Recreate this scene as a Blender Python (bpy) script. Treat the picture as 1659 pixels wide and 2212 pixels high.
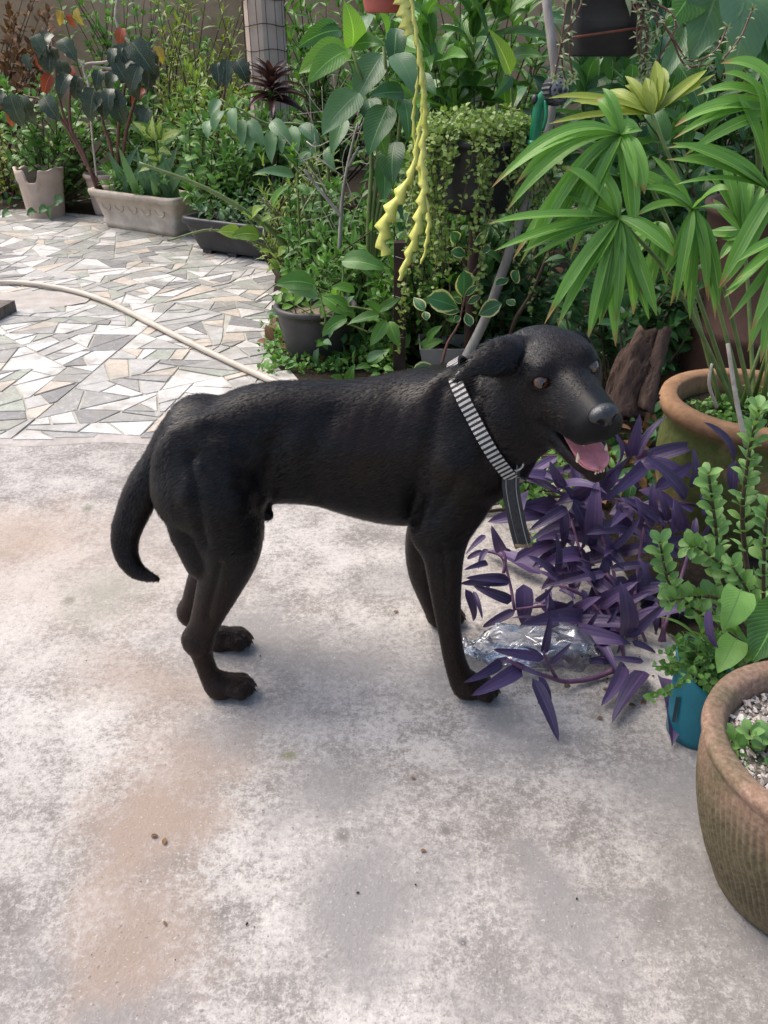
import bpy, math, random
import numpy as np
from mathutils import Vector, Matrix, noise
from mathutils.bvhtree import BVHTree

for o in list(bpy.data.objects): bpy.data.objects.remove(o)
scene = bpy.context.scene
col = scene.collection
R = math.radians
rng = random.Random(7)
np.random.seed(7)

# ------------------------------------------------------------------ camera
IW, IH, FPX = 1659.0, 2212.0, 1850.0
CAMH, PITCH = 1.05, 29.0
cam_d = bpy.data.cameras.new('camera')
cam = bpy.data.objects.new('camera', cam_d); col.objects.link(cam)
cam.location = (0, 0, CAMH); cam.rotation_euler = (R(90 - PITCH), 0, 0)
cam_d.sensor_fit = 'VERTICAL'; cam_d.sensor_height = 36; cam_d.lens = FPX / IH * 36
cam_d.clip_start = 0.02; cam_d.clip_end = 500
scene.camera = cam
# ------------------------------------------------------------------ sky and sun
SUN_EL, SUN_AZ = 58.0, 300.0          # azimuth: clockwise from +Y
world = bpy.data.worlds.new('World'); scene.world = world; world.use_nodes = True
wn = world.node_tree.nodes; wl = world.node_tree.links
bg = wn['Background']
sky = wn.new('ShaderNodeTexSky'); sky.sky_type = 'NISHITA'; sky.sun_disc = False
sky.sun_elevation = R(SUN_EL); sky.sun_rotation = R(SUN_AZ)
sky.air_density = 1.0; sky.dust_density = 4.0; sky.ozone_density = 0.6
wl.new(sky.outputs[0], bg.inputs[0]); bg.inputs[1].default_value = 0.15
sun_d = bpy.data.lights.new('sun', 'SUN'); sun_d.energy = 1.5; sun_d.angle = R(45); sun_d.color = (1.0, 0.95, 0.88)
sun = bpy.data.objects.new('sun', sun_d); col.objects.link(sun)
sd = Vector((math.sin(R(SUN_AZ)) * math.cos(R(SUN_EL)), math.cos(R(SUN_AZ)) * math.cos(R(SUN_EL)), math.sin(R(SUN_EL))))
sun.location = sd * 20; sun.rotation_euler = sd.to_track_quat('Z', 'Y').to_euler()
vs = scene.view_settings
vs.view_transform = 'Standard'; vs.look = 'None'; vs.gamma = 1.0; vs.use_curve_mapping = False
vs.exposure = 0.92
scene.render.engine = 'CYCLES'
scene.cycles.use_denoising = True
scene.cycles.max_bounces = 8; scene.cycles.transparent_max_bounces = 16

# ------------------------------------------------------------------ photograph to place
cp, sp_ = math.cos(R(PITCH)), math.sin(R(PITCH))
FWD, UPV, RT = Vector((0, cp, -sp_)), Vector((0, sp_, cp)), Vector((1, 0, 0))
CAM = Vector((0, 0, CAMH))
def ray(x, y): return FWD + RT * ((x - IW / 2) / FPX) + UPV * ((IH / 2 - y) / FPX)
def at(x, y, Y):
    d = ray(x, y); return CAM + d * (Y / d.y)
def gr(x, y, z=0.0):
    d = ray(x, y); return CAM + d * ((z - CAMH) / d.z)
def ppm(p):                                 # pixels per metre at a place
    return FPX / max(0.05, (Vector(p) - CAM).dot(FWD))

# ------------------------------------------------------------------ objects
def tag(o, label=None, cat=None, group=None, kind=None):
    if label: o['label'] = label
    if cat: o['category'] = cat
    if group: o['group'] = group
    if kind: o['kind'] = kind
    return o
def empty(name, loc, label, cat, group=None):
    o = bpy.data.objects.new(name, None); o.location = loc; o.empty_display_size = 0.05
    col.objects.link(o); return tag(o, label, cat, group)
def root_of(o):
    v = Vector((0, 0, 0))
    while o is not None:
        v += o.matrix_basis.translation if o.type != 'EMPTY' else o.location
        o = o.parent
    return v
def link(name, me, mat=None, parent=None, M=None):
    """M is in world space; parents carry only a translation"""
    o = bpy.data.objects.new(name, me); col.objects.link(o)
    if mat is not None:
        if len(me.materials) == 0: me.materials.append(mat)
        elif me.materials[0] != mat:
            o.material_slots[0].link = 'OBJECT'; o.material_slots[0].material = mat
    M = M or Matrix.Identity(4)
    if parent is not None:
        o.parent = parent
        M = Matrix.Translation(-root_of(parent)) @ M
    o.matrix_basis = M
    return o
def mesh(name, verts, faces, smooth=True, uvs=None, midx=None):
    me = bpy.data.meshes.new(name)
    me.from_pydata([tuple(v) for v in verts], [], faces)
    if smooth: me.polygons.foreach_set('use_smooth', [True] * len(me.polygons))
    if uvs is not None:
        ul = me.uv_layers.new(name='UVMap')
        li = np.zeros(len(me.loops), dtype=np.int32); me.loops.foreach_get('vertex_index', li)
        ul.data.foreach_set('uv', np.asarray(uvs, dtype=np.float32)[li].ravel())
    if midx is not None: me.polygons.foreach_set('material_index', midx)
    me.update(); return me
def part(name, vf, mat, parent, smooth=True):
    return link(name, mesh(name, vf[0], vf[1], smooth, vf[2] if len(vf) > 2 else None), mat, parent)

def spline(pts, n):
    """Catmull-Rom through the points, n samples for each span; works on vectors of any length"""
    P = [np.array(p, float) for p in pts]
    P = [2 * P[0] - P[1]] + P + [2 * P[-1] - P[-2]]
    out = []
    for i in range(1, len(P) - 2):
        for k in range(n):
            t = k / n
            a, b, c, d = P[i - 1:i + 3]
            out.append(0.5 * (2 * b + (c - a) * t + (2 * a - 5 * b + 4 * c - d) * t * t + (3 * b - a - 3 * c + d) * t ** 3))
    out.append(P[-2]); return out
def tube(pts, rad, seg=8, cap=True):
    pts = [Vector(p[:3]) for p in pts]; n = len(pts)
    if not hasattr(rad, '__len__'): rad = [rad] * n
    verts, faces, uv = [], [], []
    t0 = (pts[1] - pts[0]).normalized()
    nx = t0.orthogonal().normalized()
    for i in range(n):
        t = (pts[min(i + 1, n - 1)] - pts[max(i - 1, 0)]).normalized()
        nx = (nx - t * nx.dot(t)).normalized(); ny = t.cross(nx)
        for k in range(seg):
            a = 2 * math.pi * k / seg
            verts.append(pts[i] + (nx * math.cos(a) + ny * math.sin(a)) * rad[i]); uv.append((k / seg, i / n))
    for i in range(n - 1):
        for k in range(seg):
            a, b = i * seg + k, i * seg + (k + 1) % seg
            faces.append((a, b, b + seg, a + seg))
    if cap:
        faces.append(tuple(range(seg))[::-1]); faces.append(tuple(range((n - 1) * seg, n * seg)))
    return verts, faces, uv
def lathe(prof, seg=48, c=(0, 0, 0), wob=0.0, seed=0, closed=False):
    verts, faces, uv = [], [], []
    n = len(prof)
    for i, (r, z) in enumerate(prof):
        for k in range(seg):
            a = 2 * math.pi * k / seg
            rr = r * (1 + wob * noise.noise(Vector((math.cos(a) * 1.7, math.sin(a) * 1.7, z * 6 + seed))))
            verts.append((c[0] + rr * math.cos(a), c[1] + rr * math.sin(a), c[2] + z)); uv.append((k / seg, i / n))
    for i in range(n - 1):
        for k in range(seg):
            a, b = i * seg + k, i * seg + (k + 1) % seg
            faces.append((a, b, b + seg, a + seg))
    return verts, faces, uv
def rotz(vf, a, c):
    m = Matrix.Translation(c) @ Matrix.Rotation(a, 4, 'Z') @ Matrix.Translation(-Vector(c))
    return ([m @ Vector(v) for v in vf[0]],) + tuple(vf[1:])

# ------------------------------------------------------------------ materials
class NT:
    def __init__(s, name):
        s.m = bpy.data.materials.new(name); s.m.use_nodes = True
        s.t = s.m.node_tree; s.b = s.t.nodes['Principled BSDF']; s.out = s.t.nodes['Material Output']
    def n(s, kind, **kw):
        nd = s.t.nodes.new('ShaderNode' + kind)
        for k, v in kw.items():
            if k.startswith('i_'): nd.inputs[k[2:].replace('_', ' ')].default_value = v
            else: setattr(nd, k, v)
        return nd
    def l(s, a, b): s.t.links.new(a, b); return s
    def coord(s, which='Object'): return s.n('TexCoord').outputs[which]
    def noise(s, vec, scale, detail=4, rough=0.55, dist=0.0):
        nd = s.n('TexNoise', i_Scale=scale, i_Detail=detail, i_Roughness=rough, i_Distortion=dist)
        s.l(vec, nd.inputs['Vector']); return nd.outputs['Fac']
    def ramp(s, fac, stops, interp='LINEAR'):
        nd = s.n('ValToRGB'); cr = nd.color_ramp; cr.interpolation = interp
        while len(cr.elements) < len(stops): cr.elements.new(0.5)
        for e, (p, c) in zip(cr.elements, stops):
            e.position = p; e.color = (c if len(c) == 4 else (*c, 1)) if hasattr(c, '__len__') else (c, c, c, 1)
        s.l(fac, nd.inputs[0]); return nd.outputs[0]
    def mix(s, fac, a, b, blend='MIX'):
        nd = s.n('Mix', data_type='RGBA', blend_type=blend)
        for sock, v in ((nd.inputs[0], fac), (nd.inputs[6], a), (nd.inputs[7], b)):
            if hasattr(v, 'is_linked') or hasattr(v, 'links'): s.l(v, sock)
            elif hasattr(v, '__len__'): sock.default_value = (*v, 1) if len(v) == 3 else v
            else: sock.default_value = v
        return nd.outputs[2]
    def math(s, op, a, b=0.0, c=None, clamp=False):
        nd = s.n('Math', operation=op, use_clamp=clamp)
        for sock, v in zip(nd.inputs, (a, b) if c is None else (a, b, c)):
            if hasattr(v, 'links'): s.l(v, sock)
            else: sock.default_value = v
        return nd.outputs[0]
    def bump(s, h, strength=0.4, dist=0.01, normal=None):
        nd = s.n('Bump', i_Strength=strength, i_Distance=dist); s.l(h, nd.inputs['Height'])
        if normal is not None: s.l(normal, nd.inputs['Normal'])
        s.l(nd.outputs[0], s.b.inputs['Normal']); return nd.outputs[0]
    def set(s, **kw):
        for k, v in kw.items():
            sock = s.b.inputs[k.replace('_', ' ')]
            if hasattr(v, 'links'): s.l(v, sock)
            elif hasattr(v, '__len__'): sock.default_value = (*v, 1) if (len(v) == 3 and sock.type == 'RGBA') else v
            else: sock.default_value = v
        return s

def simple(name, c1, c2, scale=20.0, rough=0.6, bump=0.2, bscale=None, spec=0.4, bdist=0.004, metal=0.0, stretch=None):
    s = NT(name); v = s.coord('Object')
    if stretch:
        mp = s.n('Mapping'); mp.inputs['Scale'].default_value = stretch; s.l(v, mp.inputs[0]); v = mp.outputs[0]
    f = s.noise(v, scale, 6, 0.6)
    s.set(Base_Color=s.ramp(f, [(0.3, c1), (0.7, c2)]), Roughness=rough, Specular_IOR_Level=spec, Metallic=metal)
    if bump: s.bump(s.noise(v, bscale or scale * 4, 5, 0.6), bump, bdist)
    return s.m

def leafmat(name, dark, light, rib=None, edge=None, rough=0.38, transl=0.25, veins=14, spec=0.36, tip=None, blot=None, dots=None, back=None, edge_w=0.36, patch=None, ribw=0.03, stripes=0):
    """leaf colour from one leaf to the next (object and island random), midrib and side veins from the leaf's own UV"""
    s = NT(name)
    uv = s.n('SeparateXYZ'); s.l(s.n('TexCoord').outputs['UV'], uv.inputs[0])
    u = s.math('ABSOLUTE', s.math('SUBTRACT', uv.outputs[0], 0.5)); v = uv.outputs[1]
    rnd = s.math('FRACT', s.math('ADD', s.n('ObjectInfo').outputs['Random'], s.n('NewGeometry').outputs['Random Per Island']))
    oc = s.coord('Object')
    nz = s.noise(oc, 9.0, 3)
    fac = s.math('ADD', s.math('MULTIPLY', rnd, 0.75), s.math('MULTIPLY', nz, 0.35), clamp=True)
    c = s.mix(fac, dark, light)
    if patch:                                  # yellowed or pale middle of a variegated leaf
        pz = s.noise(s.coord('UV'), 7.0, 4, 0.7)
        pf = s.math('SUBTRACT', s.math('ADD', pz, 0.22), s.math('MULTIPLY', u, 0.95))
        c = s.mix(s.ramp(pf, [(0.44, 0.0), (0.54, 1.0)]), c, patch)
    vein = s.math('SINE', s.math('SUBTRACT', s.math('MULTIPLY', v, veins * 6.283), s.math('MULTIPLY', u, veins * 3.6)))
    if stripes:
        vein = s.math('SINE', s.math('MULTIPLY', u, stripes * 6.283))
    vl = s.ramp(vein, [(0.80, 0.0), (0.98, 1.0)])
    ribc = rib or tuple(min(1, x * 1.9 + 0.03) for x in light)
    c = s.mix(s.math('MULTIPLY', vl, 0.28), c, ribc)
    rb = s.ramp(u, [(ribw * 0.4, 1.0), (ribw, 0.0)])
    c = s.mix(s.math('MULTIPLY', rb, 0.75), c, ribc)
    if edge:
        en = s.math('ADD', u, s.math('MULTIPLY', s.math('SUBTRACT', s.noise(s.coord('UV'), 6.0, 2), 0.5), 0.16))
        c = s.mix(s.ramp(en, [(edge_w, 0.0), (edge_w + 0.05, 1.0)]), c, edge)
    if dots:
        vo = s.n('TexVoronoi', i_Scale=34.0); s.l(s.coord('UV'), vo.inputs['Vector'])
        c = s.mix(s.ramp(vo.outputs['Distance'], [(0.10, 1.0), (0.20, 0.0)]), c, dots)
    if blot:
        bz = s.noise(oc, 30.0, 3, 0.7)
        c = s.mix(s.ramp(bz, [(0.66, 0.0), (0.74, 0.7)]), c, blot)
    if tip:
        c = s.mix(s.ramp(s.math('ADD', v, s.math('MULTIPLY', s.math('SUBTRACT', rnd, 0.5), 0.12)), [(0.90, 0.0), (0.985, 1.0)]), c, tip)
    if back:
        c = s.mix(s.n('NewGeometry').outputs['Backfacing'], c, back)
    s.set(Base_Color=c, Roughness=rough, Specular_IOR_Level=spec)
    hb = s.math('ADD', s.math('MULTIPLY', vein, -0.4), s.math('MULTIPLY', rb, -2.0))
    s.bump(s.math('ADD', hb, s.math('MULTIPLY', s.noise(oc, 60, 3), 1.2)), 0.22, 0.002)
    tr = s.n('BsdfTranslucent'); s.l(s.mix(0.6, c, s.mix(1.0, c, (1.5, 1.7, 0.6), 'MULTIPLY')), tr.inputs[0])
    ms = s.n('MixShader', i_Fac=transl)
    s.l(s.b.outputs[0], ms.inputs[1]).l(tr.outputs[0], ms.inputs[2]).l(ms.outputs[0], s.out.inputs[0])
    return s.m

# ------------------------------------------------------------------ leaf shapes
def width_at(shape, t):
    if shape == 'lance': return math.sin(math.pi * min(1, t ** 0.62)) ** 0.9 * (1 - 0.12 * t)
    if shape == 'belt': return math.sin(math.pi * min(1, t ** 0.60)) ** 0.6 * (1 - 0.10 * t)
    if shape == 'strap': return min(1.0, (0.42 + t * 3.2)) * (1 - max(0, (t - 0.55) / 0.45) ** 1.6)
    if shape == 'ovate': return math.sin(math.pi * t ** 0.72) ** 0.85 * (1.0 - 0.05 * t)
    if shape == 'obovate': return math.sin(math.pi * t ** 1.45) ** 0.75 if 0 < t < 1 else 0
    if shape == 'heart': return (math.sin(math.pi * (0.16 + 0.84 * t) ** 0.75)) ** 0.9
    if shape == 'wing': return math.sin(math.pi * t ** 0.6) ** 0.8 * (1 + 0.13 * math.sin(t * 21))
    return math.sin(math.pi * t)
def leaf_proto(shape, wd, bend=0.6, fold=0.35, wave=0.0, twist=0.0, rows=9, half=2, seed=0, curl=0.0):
    """a leaf from (0,0,0) to (0,1,0), face up +Z"""
    rg = random.Random(seed)
    y = z = 0.0; a = 0.0; cl = []
    for i in range(rows + 1):
        cl.append((y, z, a))
        a = -bend * ((i + 1) / rows) ** 1.3
        y += math.cos(a) / rows; z += math.sin(a) / rows
    Y, Z = cl[-1][0], cl[-1][1]; L = math.hypot(Y, Z); ca, sa = Y / L, Z / L
    V, U, Fc = [], [], []
    nc = 2 * half + 1
    for i, (y, z, a) in enumerate(cl):
        t = i / rows
        w = max(width_at(shape, min(max(t, 0.0), 1.0)), 0.03 if i < rows else 0.0) * wd * 0.5
        tw = twist * t
        for j in range(nc):
            q = (j - half) / half
            x = q * w; up = abs(q) * w * fold - curl * w * q * q
            up += wave * wd * math.sin(t * 15 + seed + (1.5 if q > 0 else 0)) * abs(q) * (0.3 + t)
            x, up = x * math.cos(tw) - up * math.sin(tw), x * math.sin(tw) + up * math.cos(tw)
            py, pz = y - math.sin(a) * up, z + math.cos(a) * up
            V.append((x / L, (py * ca + pz * sa) / L, (pz * ca - py * sa) / L)); U.append((0.5 + q * 0.5, t))
    for i in range(rows):
        for j in range(nc - 1):
            k = i * nc + j
            Fc.append((k, k + 1, k + 1 + nc, k + nc))
    return V, Fc, U
def protos(key, shape, wd, n=4, **kw):
    out = []
    for i in range(n):
        k = dict(kw); k['bend'] = kw.get('bend', 0.6) * (0.55 + 0.9 * i / max(1, n - 1)); k['twist'] = (i - (n - 1) / 2) * 0.25
        v, f, u = leaf_proto(shape, wd * (0.9 + 0.2 * ((i * 7) % 3) / 2), seed=i * 3 + 1, **k)
        out.append((mesh(key, v, f, True, u), np.array(v), np.array(f), np.array(u)))
    return out
def frame(base, d, nrm, length, wide=1.0):
    y = Vector(d).normalized(); z = Vector(nrm); z = z - y * z.dot(y)
    if z.length < 1e-4: z = y.orthogonal()
    z.normalize(); x = y.cross(z)
    m = Matrix((x, y, z)).transposed().to_4x4()
    return Matrix.Translation(base) @ m @ Matrix.Diagonal((length * wide, length, length, 1))
class Foliage:
    """many small leaves joined into one part"""
    def __init__(s): s.V, s.F, s.U, s.n = [], [], [], 0
    def add(s, pr, M):
        A = np.array(M); v = pr[1] @ A[:3, :3].T + A[:3, 3]
        s.V.append(v); s.F.append(pr[2] + s.n); s.U.append(pr[3]); s.n += len(v)
    def build(s, name, mat, parent, kind='stuff'):
        if not s.V: return None
        V = np.concatenate(s.V); Fc = np.concatenate(s.F); U = np.concatenate(s.U)
        me = bpy.data.meshes.new(name)
        me.vertices.add(len(V)); me.vertices.foreach_set('co', V.astype(np.float32).ravel())
        nf = len(Fc); me.loops.add(nf * 4); me.polygons.add(nf)
        me.loops.foreach_set('vertex_index', Fc.astype(np.int32).ravel())
        me.polygons.foreach_set('loop_start', np.arange(0, nf * 4, 4, dtype=np.int32))
        me.polygons.foreach_set('use_smooth', np.ones(nf, dtype=bool))
        ul = me.uv_layers.new(name='UVMap'); ul.data.foreach_set('uv', U[Fc.ravel()].astype(np.float32).ravel())
        me.update(); me.validate()
        o = link(name, me, mat, parent)
        if kind: o['kind'] = kind
        return o
def rvec(s=1.0): return Vector((rng.gauss(0, s), rng.gauss(0, s), rng.gauss(0, s)))

# ================================================================== MATERIAL LIBRARY
M = {}
def concrete():
    s = NT('concrete'); v = s.coord('Object')
    big = s.noise(v, 2.3, 5, 0.6, 0.4); mid = s.noise(v, 11.0, 6, 0.65, 0.3)
    fine = s.noise(v, 85.0, 5, 0.75); grit = s.noise(v, 260.0, 3, 0.7)
    # worn pale skin over the darker grit; the worn skin breaks up at several sizes
    worn = s.math('ADD', s.math('ADD', s.math('MULTIPLY', big, 0.66), s.math('MULTIPLY', mid, 0.60)),
                  s.math('ADD', s.math('MULTIPLY', fine, 0.95), s.math('MULTIPLY', grit, 0.55)))
    skin = s.ramp(s.math('MULTIPLY', worn, 0.5), [(0.595, 0.0), (0.655, 0.24), (0.70, 0.64), (0.79, 1.0)])
    base = s.ramp(mid, [(0.3, (0.175, 0.158, 0.143)), (0.7, (0.265, 0.242, 0.222))])
    pale = s.ramp(big, [(0.3, (0.42, 0.385, 0.352)), (0.7, (0.55, 0.515, 0.482))])
    c = s.mix(skin, base, pale)
    # stains that have their own place on the slab: (pixel x, y, radius x, radius y, colour, strength)
    wob = s.n('TexNoise', i_Scale=4.5, i_Detail=5.0, i_Roughness=0.65); s.l(v, wob.inputs['Vector'])
    off = s.n('VectorMath', operation='MULTIPLY_ADD'); s.l(wob.outputs['Color'], off.inputs[0])
    off.inputs[1].default_value = (0.34, 0.34, 0); s.l(v, off.inputs[2])
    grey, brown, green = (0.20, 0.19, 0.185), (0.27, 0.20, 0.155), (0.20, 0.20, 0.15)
    for (x, y, rx, ry, cc, st) in [
        (150, 1250, .42, .30, (.40, .32, .26), .35), (330, 1480, .22, .10, brown, .5), (330, 1760, .13, .16, brown, .75), (300, 2060, .12, .14, brown, .7), (420, 1600, .15, .07, brown, .6), (230, 1290, .13, .12, green, .5),
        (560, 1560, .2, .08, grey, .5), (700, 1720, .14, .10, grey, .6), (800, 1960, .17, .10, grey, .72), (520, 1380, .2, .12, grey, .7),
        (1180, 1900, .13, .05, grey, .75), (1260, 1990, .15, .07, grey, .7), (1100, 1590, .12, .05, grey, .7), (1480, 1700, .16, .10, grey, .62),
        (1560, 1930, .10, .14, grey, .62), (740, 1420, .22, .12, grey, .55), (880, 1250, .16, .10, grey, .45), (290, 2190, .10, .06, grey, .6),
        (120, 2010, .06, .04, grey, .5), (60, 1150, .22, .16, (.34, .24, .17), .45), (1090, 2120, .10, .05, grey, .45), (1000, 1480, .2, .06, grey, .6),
        (740, 1806, .016, .013, (.12, .11, .10), .9), (965, 1795, .014, .012, (.12, .11, .10), .9), (1002, 2037, .009, .008, (.08, .08, .08), .9),
        (625, 1632, .018, .012, (.16, .16, .08), .8), (190, 1098, .02, .02, (.13, .14, .08), .6), (150, 1297, .02, .02, (.14, .13, .09), .6)]:
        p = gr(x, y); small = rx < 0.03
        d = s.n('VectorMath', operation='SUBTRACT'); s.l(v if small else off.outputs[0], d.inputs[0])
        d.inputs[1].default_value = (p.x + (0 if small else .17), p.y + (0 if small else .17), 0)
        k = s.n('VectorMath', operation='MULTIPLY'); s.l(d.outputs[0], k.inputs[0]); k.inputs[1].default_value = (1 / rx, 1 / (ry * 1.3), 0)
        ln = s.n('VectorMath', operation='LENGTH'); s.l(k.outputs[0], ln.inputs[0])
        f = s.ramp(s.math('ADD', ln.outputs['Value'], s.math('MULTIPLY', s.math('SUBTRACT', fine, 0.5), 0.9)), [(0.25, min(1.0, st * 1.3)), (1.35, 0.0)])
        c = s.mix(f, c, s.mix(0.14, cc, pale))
    speck = s.ramp(s.noise(v, 140, 2, 0.5), [(0.27, 1.0), (0.33, 0.0)])
    c = s.mix(s.math('MULTIPLY', speck, 0.55), c, (0.09, 0.085, 0.08))
    fleck = s.ramp(s.noise(v, 210, 2, 0.6, 0.5), [(0.64, 0.0), (0.70, 1.0)])
    c = s.mix(s.math('MULTIPLY', fleck, 0.3), c, (0.72, 0.69, 0.66))
    s.set(Base_Color=c, Roughness=0.85, Specular_IOR_Level=0.3)
    s.bump(s.math('ADD', s.math('ADD', s.math('MULTIPLY', fine, 1.0), s.math('MULTIPLY', grit, 0.6)), s.math('MULTIPLY', mid, 1.2)), 0.55, 0.006)
    return s.m
M['concrete'] = concrete()
def stone(name, c1, c2, vein, scale=18.0, rough=0.5):
    s = NT(name); v = s.coord('Object')
    rn = s.n('ObjectInfo').outputs['Random']
    f = s.noise(v, scale, 8, 0.68, 0.8)
    c = s.ramp(f, [(0.28, c1), (0.72, c2)])
    vv = s.ramp(s.noise(v, scale * 0.35, 5, 0.6, 2.5), [(0.47, 0.0), (0.5, 1.0), (0.53, 0.0)])
    c = s.mix(s.math('MULTIPLY', vv, 0.55), c, vein)
    dirt = s.ramp(s.noise(v, 6.0, 6, 0.7), [(0.46, 0.0), (0.70, 0.8)])
    c = s.mix(dirt, c, (0.235, 0.215, 0.18))
    c = s.mix(s.math('MULTIPLY', s.ramp(s.noise(v, 160, 3, 0.7), [(0.55, 0.0), (0.7, 1.0)]), 0.35), c, (0.14, 0.13, 0.11))
    s.set(Base_Color=c, Roughness=rough, Specular_IOR_Level=0.4)
    s.bump(s.noise(v, 90, 6, 0.7), 0.3, 0.003)
    return s.m
STONES = [stone('white_marble', (.50, .475, .44), (.68, .655, .62), (.40, .37, .34)), stone('pale_grey_marble', (.35, .34, .32), (.50, .48, .45), (.30, .29, .28)),
          stone('mid_grey_stone', (.22, .215, .20), (.34, .33, .31), (.5, .48, .45)), stone('green_grey_stone', (.22, .24, .20), (.36, .37, .31), (.5, .5, .45)),
          stone('charcoal_stone', (.14, .135, .13), (.25, .24, .235), (.35, .34, .33)), stone('beige_stone', (.42, .36, .29), (.58, .51, .43), (.35, .28, .2))]
M['grout'] = simple('grout', (.30, .285, .235), (.46, .44, .38), 14, 0.95, 0.5, 120, 0.2)
def soilmat():
    s = NT('soil'); v = s.coord('Object')
    f = s.noise(v, 60, 8, 0.75)
    s.set(Base_Color=s.ramp(f, [(0.3, (.018, .013, .009)), (0.6, (.05, .036, .024)), (0.75, (.10, .08, .055))]), Roughness=0.95, Specular_IOR_Level=0.2)
    s.bump(f, 0.9, 0.02); return s.m
M['soil'] = soilmat()
def wallmat():
    s = NT('old_plaster'); v = s.coord('Object')
    f = s.noise(v, 1.6, 8, 0.65, 0.5); g = s.noise(v, 9, 6, 0.7)
    c = s.ramp(f, [(0.3, (.26, .18, .105)), (0.55, (.38, .275, .17)), (0.75, (.45, .34, .22))])
    c = s.mix(s.math('MULTIPLY', s.ramp(g, [(0.5, 0.0), (0.7, 1.0)]), 0.5), c, (.14, .105, .065))
    s.set(Base_Color=c, Roughness=0.92, Specular_IOR_Level=0.2); s.bump(g, 0.4, 0.02); return s.m
M['wall'] = wallmat()

# ================================================================== SETTING
def sheet(name, pts, z, mat):
    me = mesh(name, [(p[0], p[1], z) for p in pts], [tuple(range(len(pts)))], False)
    return link(name, me, mat)
o = sheet('concrete_ground', [(-60, -30), (60, -30), (60, 90), (-60, 90)], 0.0, M['concrete']); tag(o, 'worn pale concrete yard slab with grey and brown stains', kind='structure')
terr = [(-7, 2.36)] + [(-2.4 + i * .1, 2.350 + .016 * noise.noise(Vector((i * .9, 3, 0)))) for i in range(27)] + [(0.5, 2.5), (0.5, 7.6), (-7, 7.6)]
terrace = sheet('paved_terrace', terr, 0.004, M['grout']); tag(terrace, 'crazy paving of broken marble offcuts in mossy grout', kind='structure')
bed = [gr(-900, 455), gr(60, 455), gr(330, 478), gr(560, 545), gr(595, 600), gr(575, 770), gr(650, 850), gr(860, 900), gr(1010, 950), gr(1180, 1010),
       gr(1270, 1090), gr(1330, 1210), gr(1400, 1340), gr(1500, 1420), Vector((1.2, 1.0, 0)), Vector((3.2, 1.3, 0)), Vector((4.5, 8.2, 0)), Vector((-9, 8.2, 0))]
o = sheet('garden_soil', bed, 0.009, M['soil']); tag(o, 'dark garden bed soil under the plants', kind='structure')

# broken marble paving: cut one rectangle again and again with random lines
def clip(poly, p, n):
    A, B = [], []
    m = len(poly)
    for i in range(m):
        a, b = poly[i], poly[(i + 1) % m]
        da, db = (a[0] - p[0]) * n[0] + (a[1] - p[1]) * n[1], (b[0] - p[0]) * n[0] + (b[1] - p[1]) * n[1]
        (A if da >= 0 else B).append(a)
        if (da > 0) != (db > 0) and abs(da - db) > 1e-9:
            t = da / (da - db); q = (a[0] + (b[0] - a[0]) * t, a[1] + (b[1] - a[1]) * t); A.append(q); B.append(q)
    return A, B
def area(p): return 0.5 * sum(p[i][0] * p[(i + 1) % len(p)][1] - p[(i + 1) % len(p)][0] * p[i][1] for i in range(len(p)))
def inset(poly, g):
    out = [q for q in poly]
    for i in range(len(poly)):
        a, b = poly[i], poly[(i + 1) % len(poly)]
        ex, ey = b[0] - a[0], b[1] - a[1]; L = math.hypot(ex, ey)
        if L < 1e-6: continue
        n = (-ey / L, ex / L)
        out, _ = clip(out, (a[0] + n[0] * g, a[1] + n[1] * g), n)
        if len(out) < 3: return None
    return out
rs = random.Random(11); pieces = []
def cut(poly, depth=0):
    A = area(poly)
    if A < 0: poly = poly[::-1]; A = -A
    lim = rs.choice([.006, .009, .012, .016, .021, .026])
    if A < lim or depth > 16: pieces.append(poly); return
    cx, cy = sum(p[0] for p in poly) / len(poly), sum(p[1] for p in poly) / len(poly)
    best = max(((poly[i], poly[j]) for i in range(len(poly)) for j in range(i)), key=lambda s: (s[0][0] - s[1][0]) ** 2 + (s[0][1] - s[1][1]) ** 2)
    a = math.atan2(best[1][1] - best[0][1], best[1][0] - best[0][0]) + rs.gauss(0, 0.75 if A < .2 else .45)
    n = (math.cos(a), math.sin(a)); s = math.sqrt(A) * 0.18
    p, q = clip(poly, (cx + rs.uniform(-s, s), cy + rs.uniform(-s, s)), n)
    for k in (p, q):
        if len(k) >= 3: cut(k, depth + 1)
cut([(-4.6, 2.22), (0.48, 2.28), (0.48, 7.3), (-4.6, 7.3)])
hole = gr(60, 650)
stones = []
for p in pieces:
    cx, cy = sum(q[0] for q in p) / len(p), sum(q[1] for q in p) / len(p)
    if cx > 0.1 and cy > 2.9: continue
    if cy < 2.30: continue
    if cx > -0.35 and cy > 4.4: continue
    if ((cx - hole.x) / 0.36) ** 2 + ((cy - hole.y) / 0.17) ** 2 < 1: continue          # bare concrete patch
    if min(a[1] for a in p) < 2.42:
        p, _ = clip(p, (cx, 2.335 + .022 * noise.noise(Vector((cx * 4.3, 7, 0)))), (.14 * noise.noise(Vector((cx * 9.1, 2, 0))), 1.0))
        if len(p) < 3: continue
    q = inset(p, rs.uniform(.0015, .0055))
    if q is None or abs(area(q)) < .0012: continue
    clean = [q[0]]
    for a in q[1:]:
        if math.hypot(a[0] - clean[-1][0], a[1] - clean[-1][1]) > .002: clean.append(a)
    if len(clean) < 3: continue
    v = CAM; d = Vector((cx, cy, 0)) - CAM; dep = d.dot(FWD); sx = IW / 2 + FPX * d.x / dep
    stones.append((math.hypot(cx, cy) + (10 if sx < -60 or sx > 780 else 0), clean))
stones.sort(key=lambda s: s[0])
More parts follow.
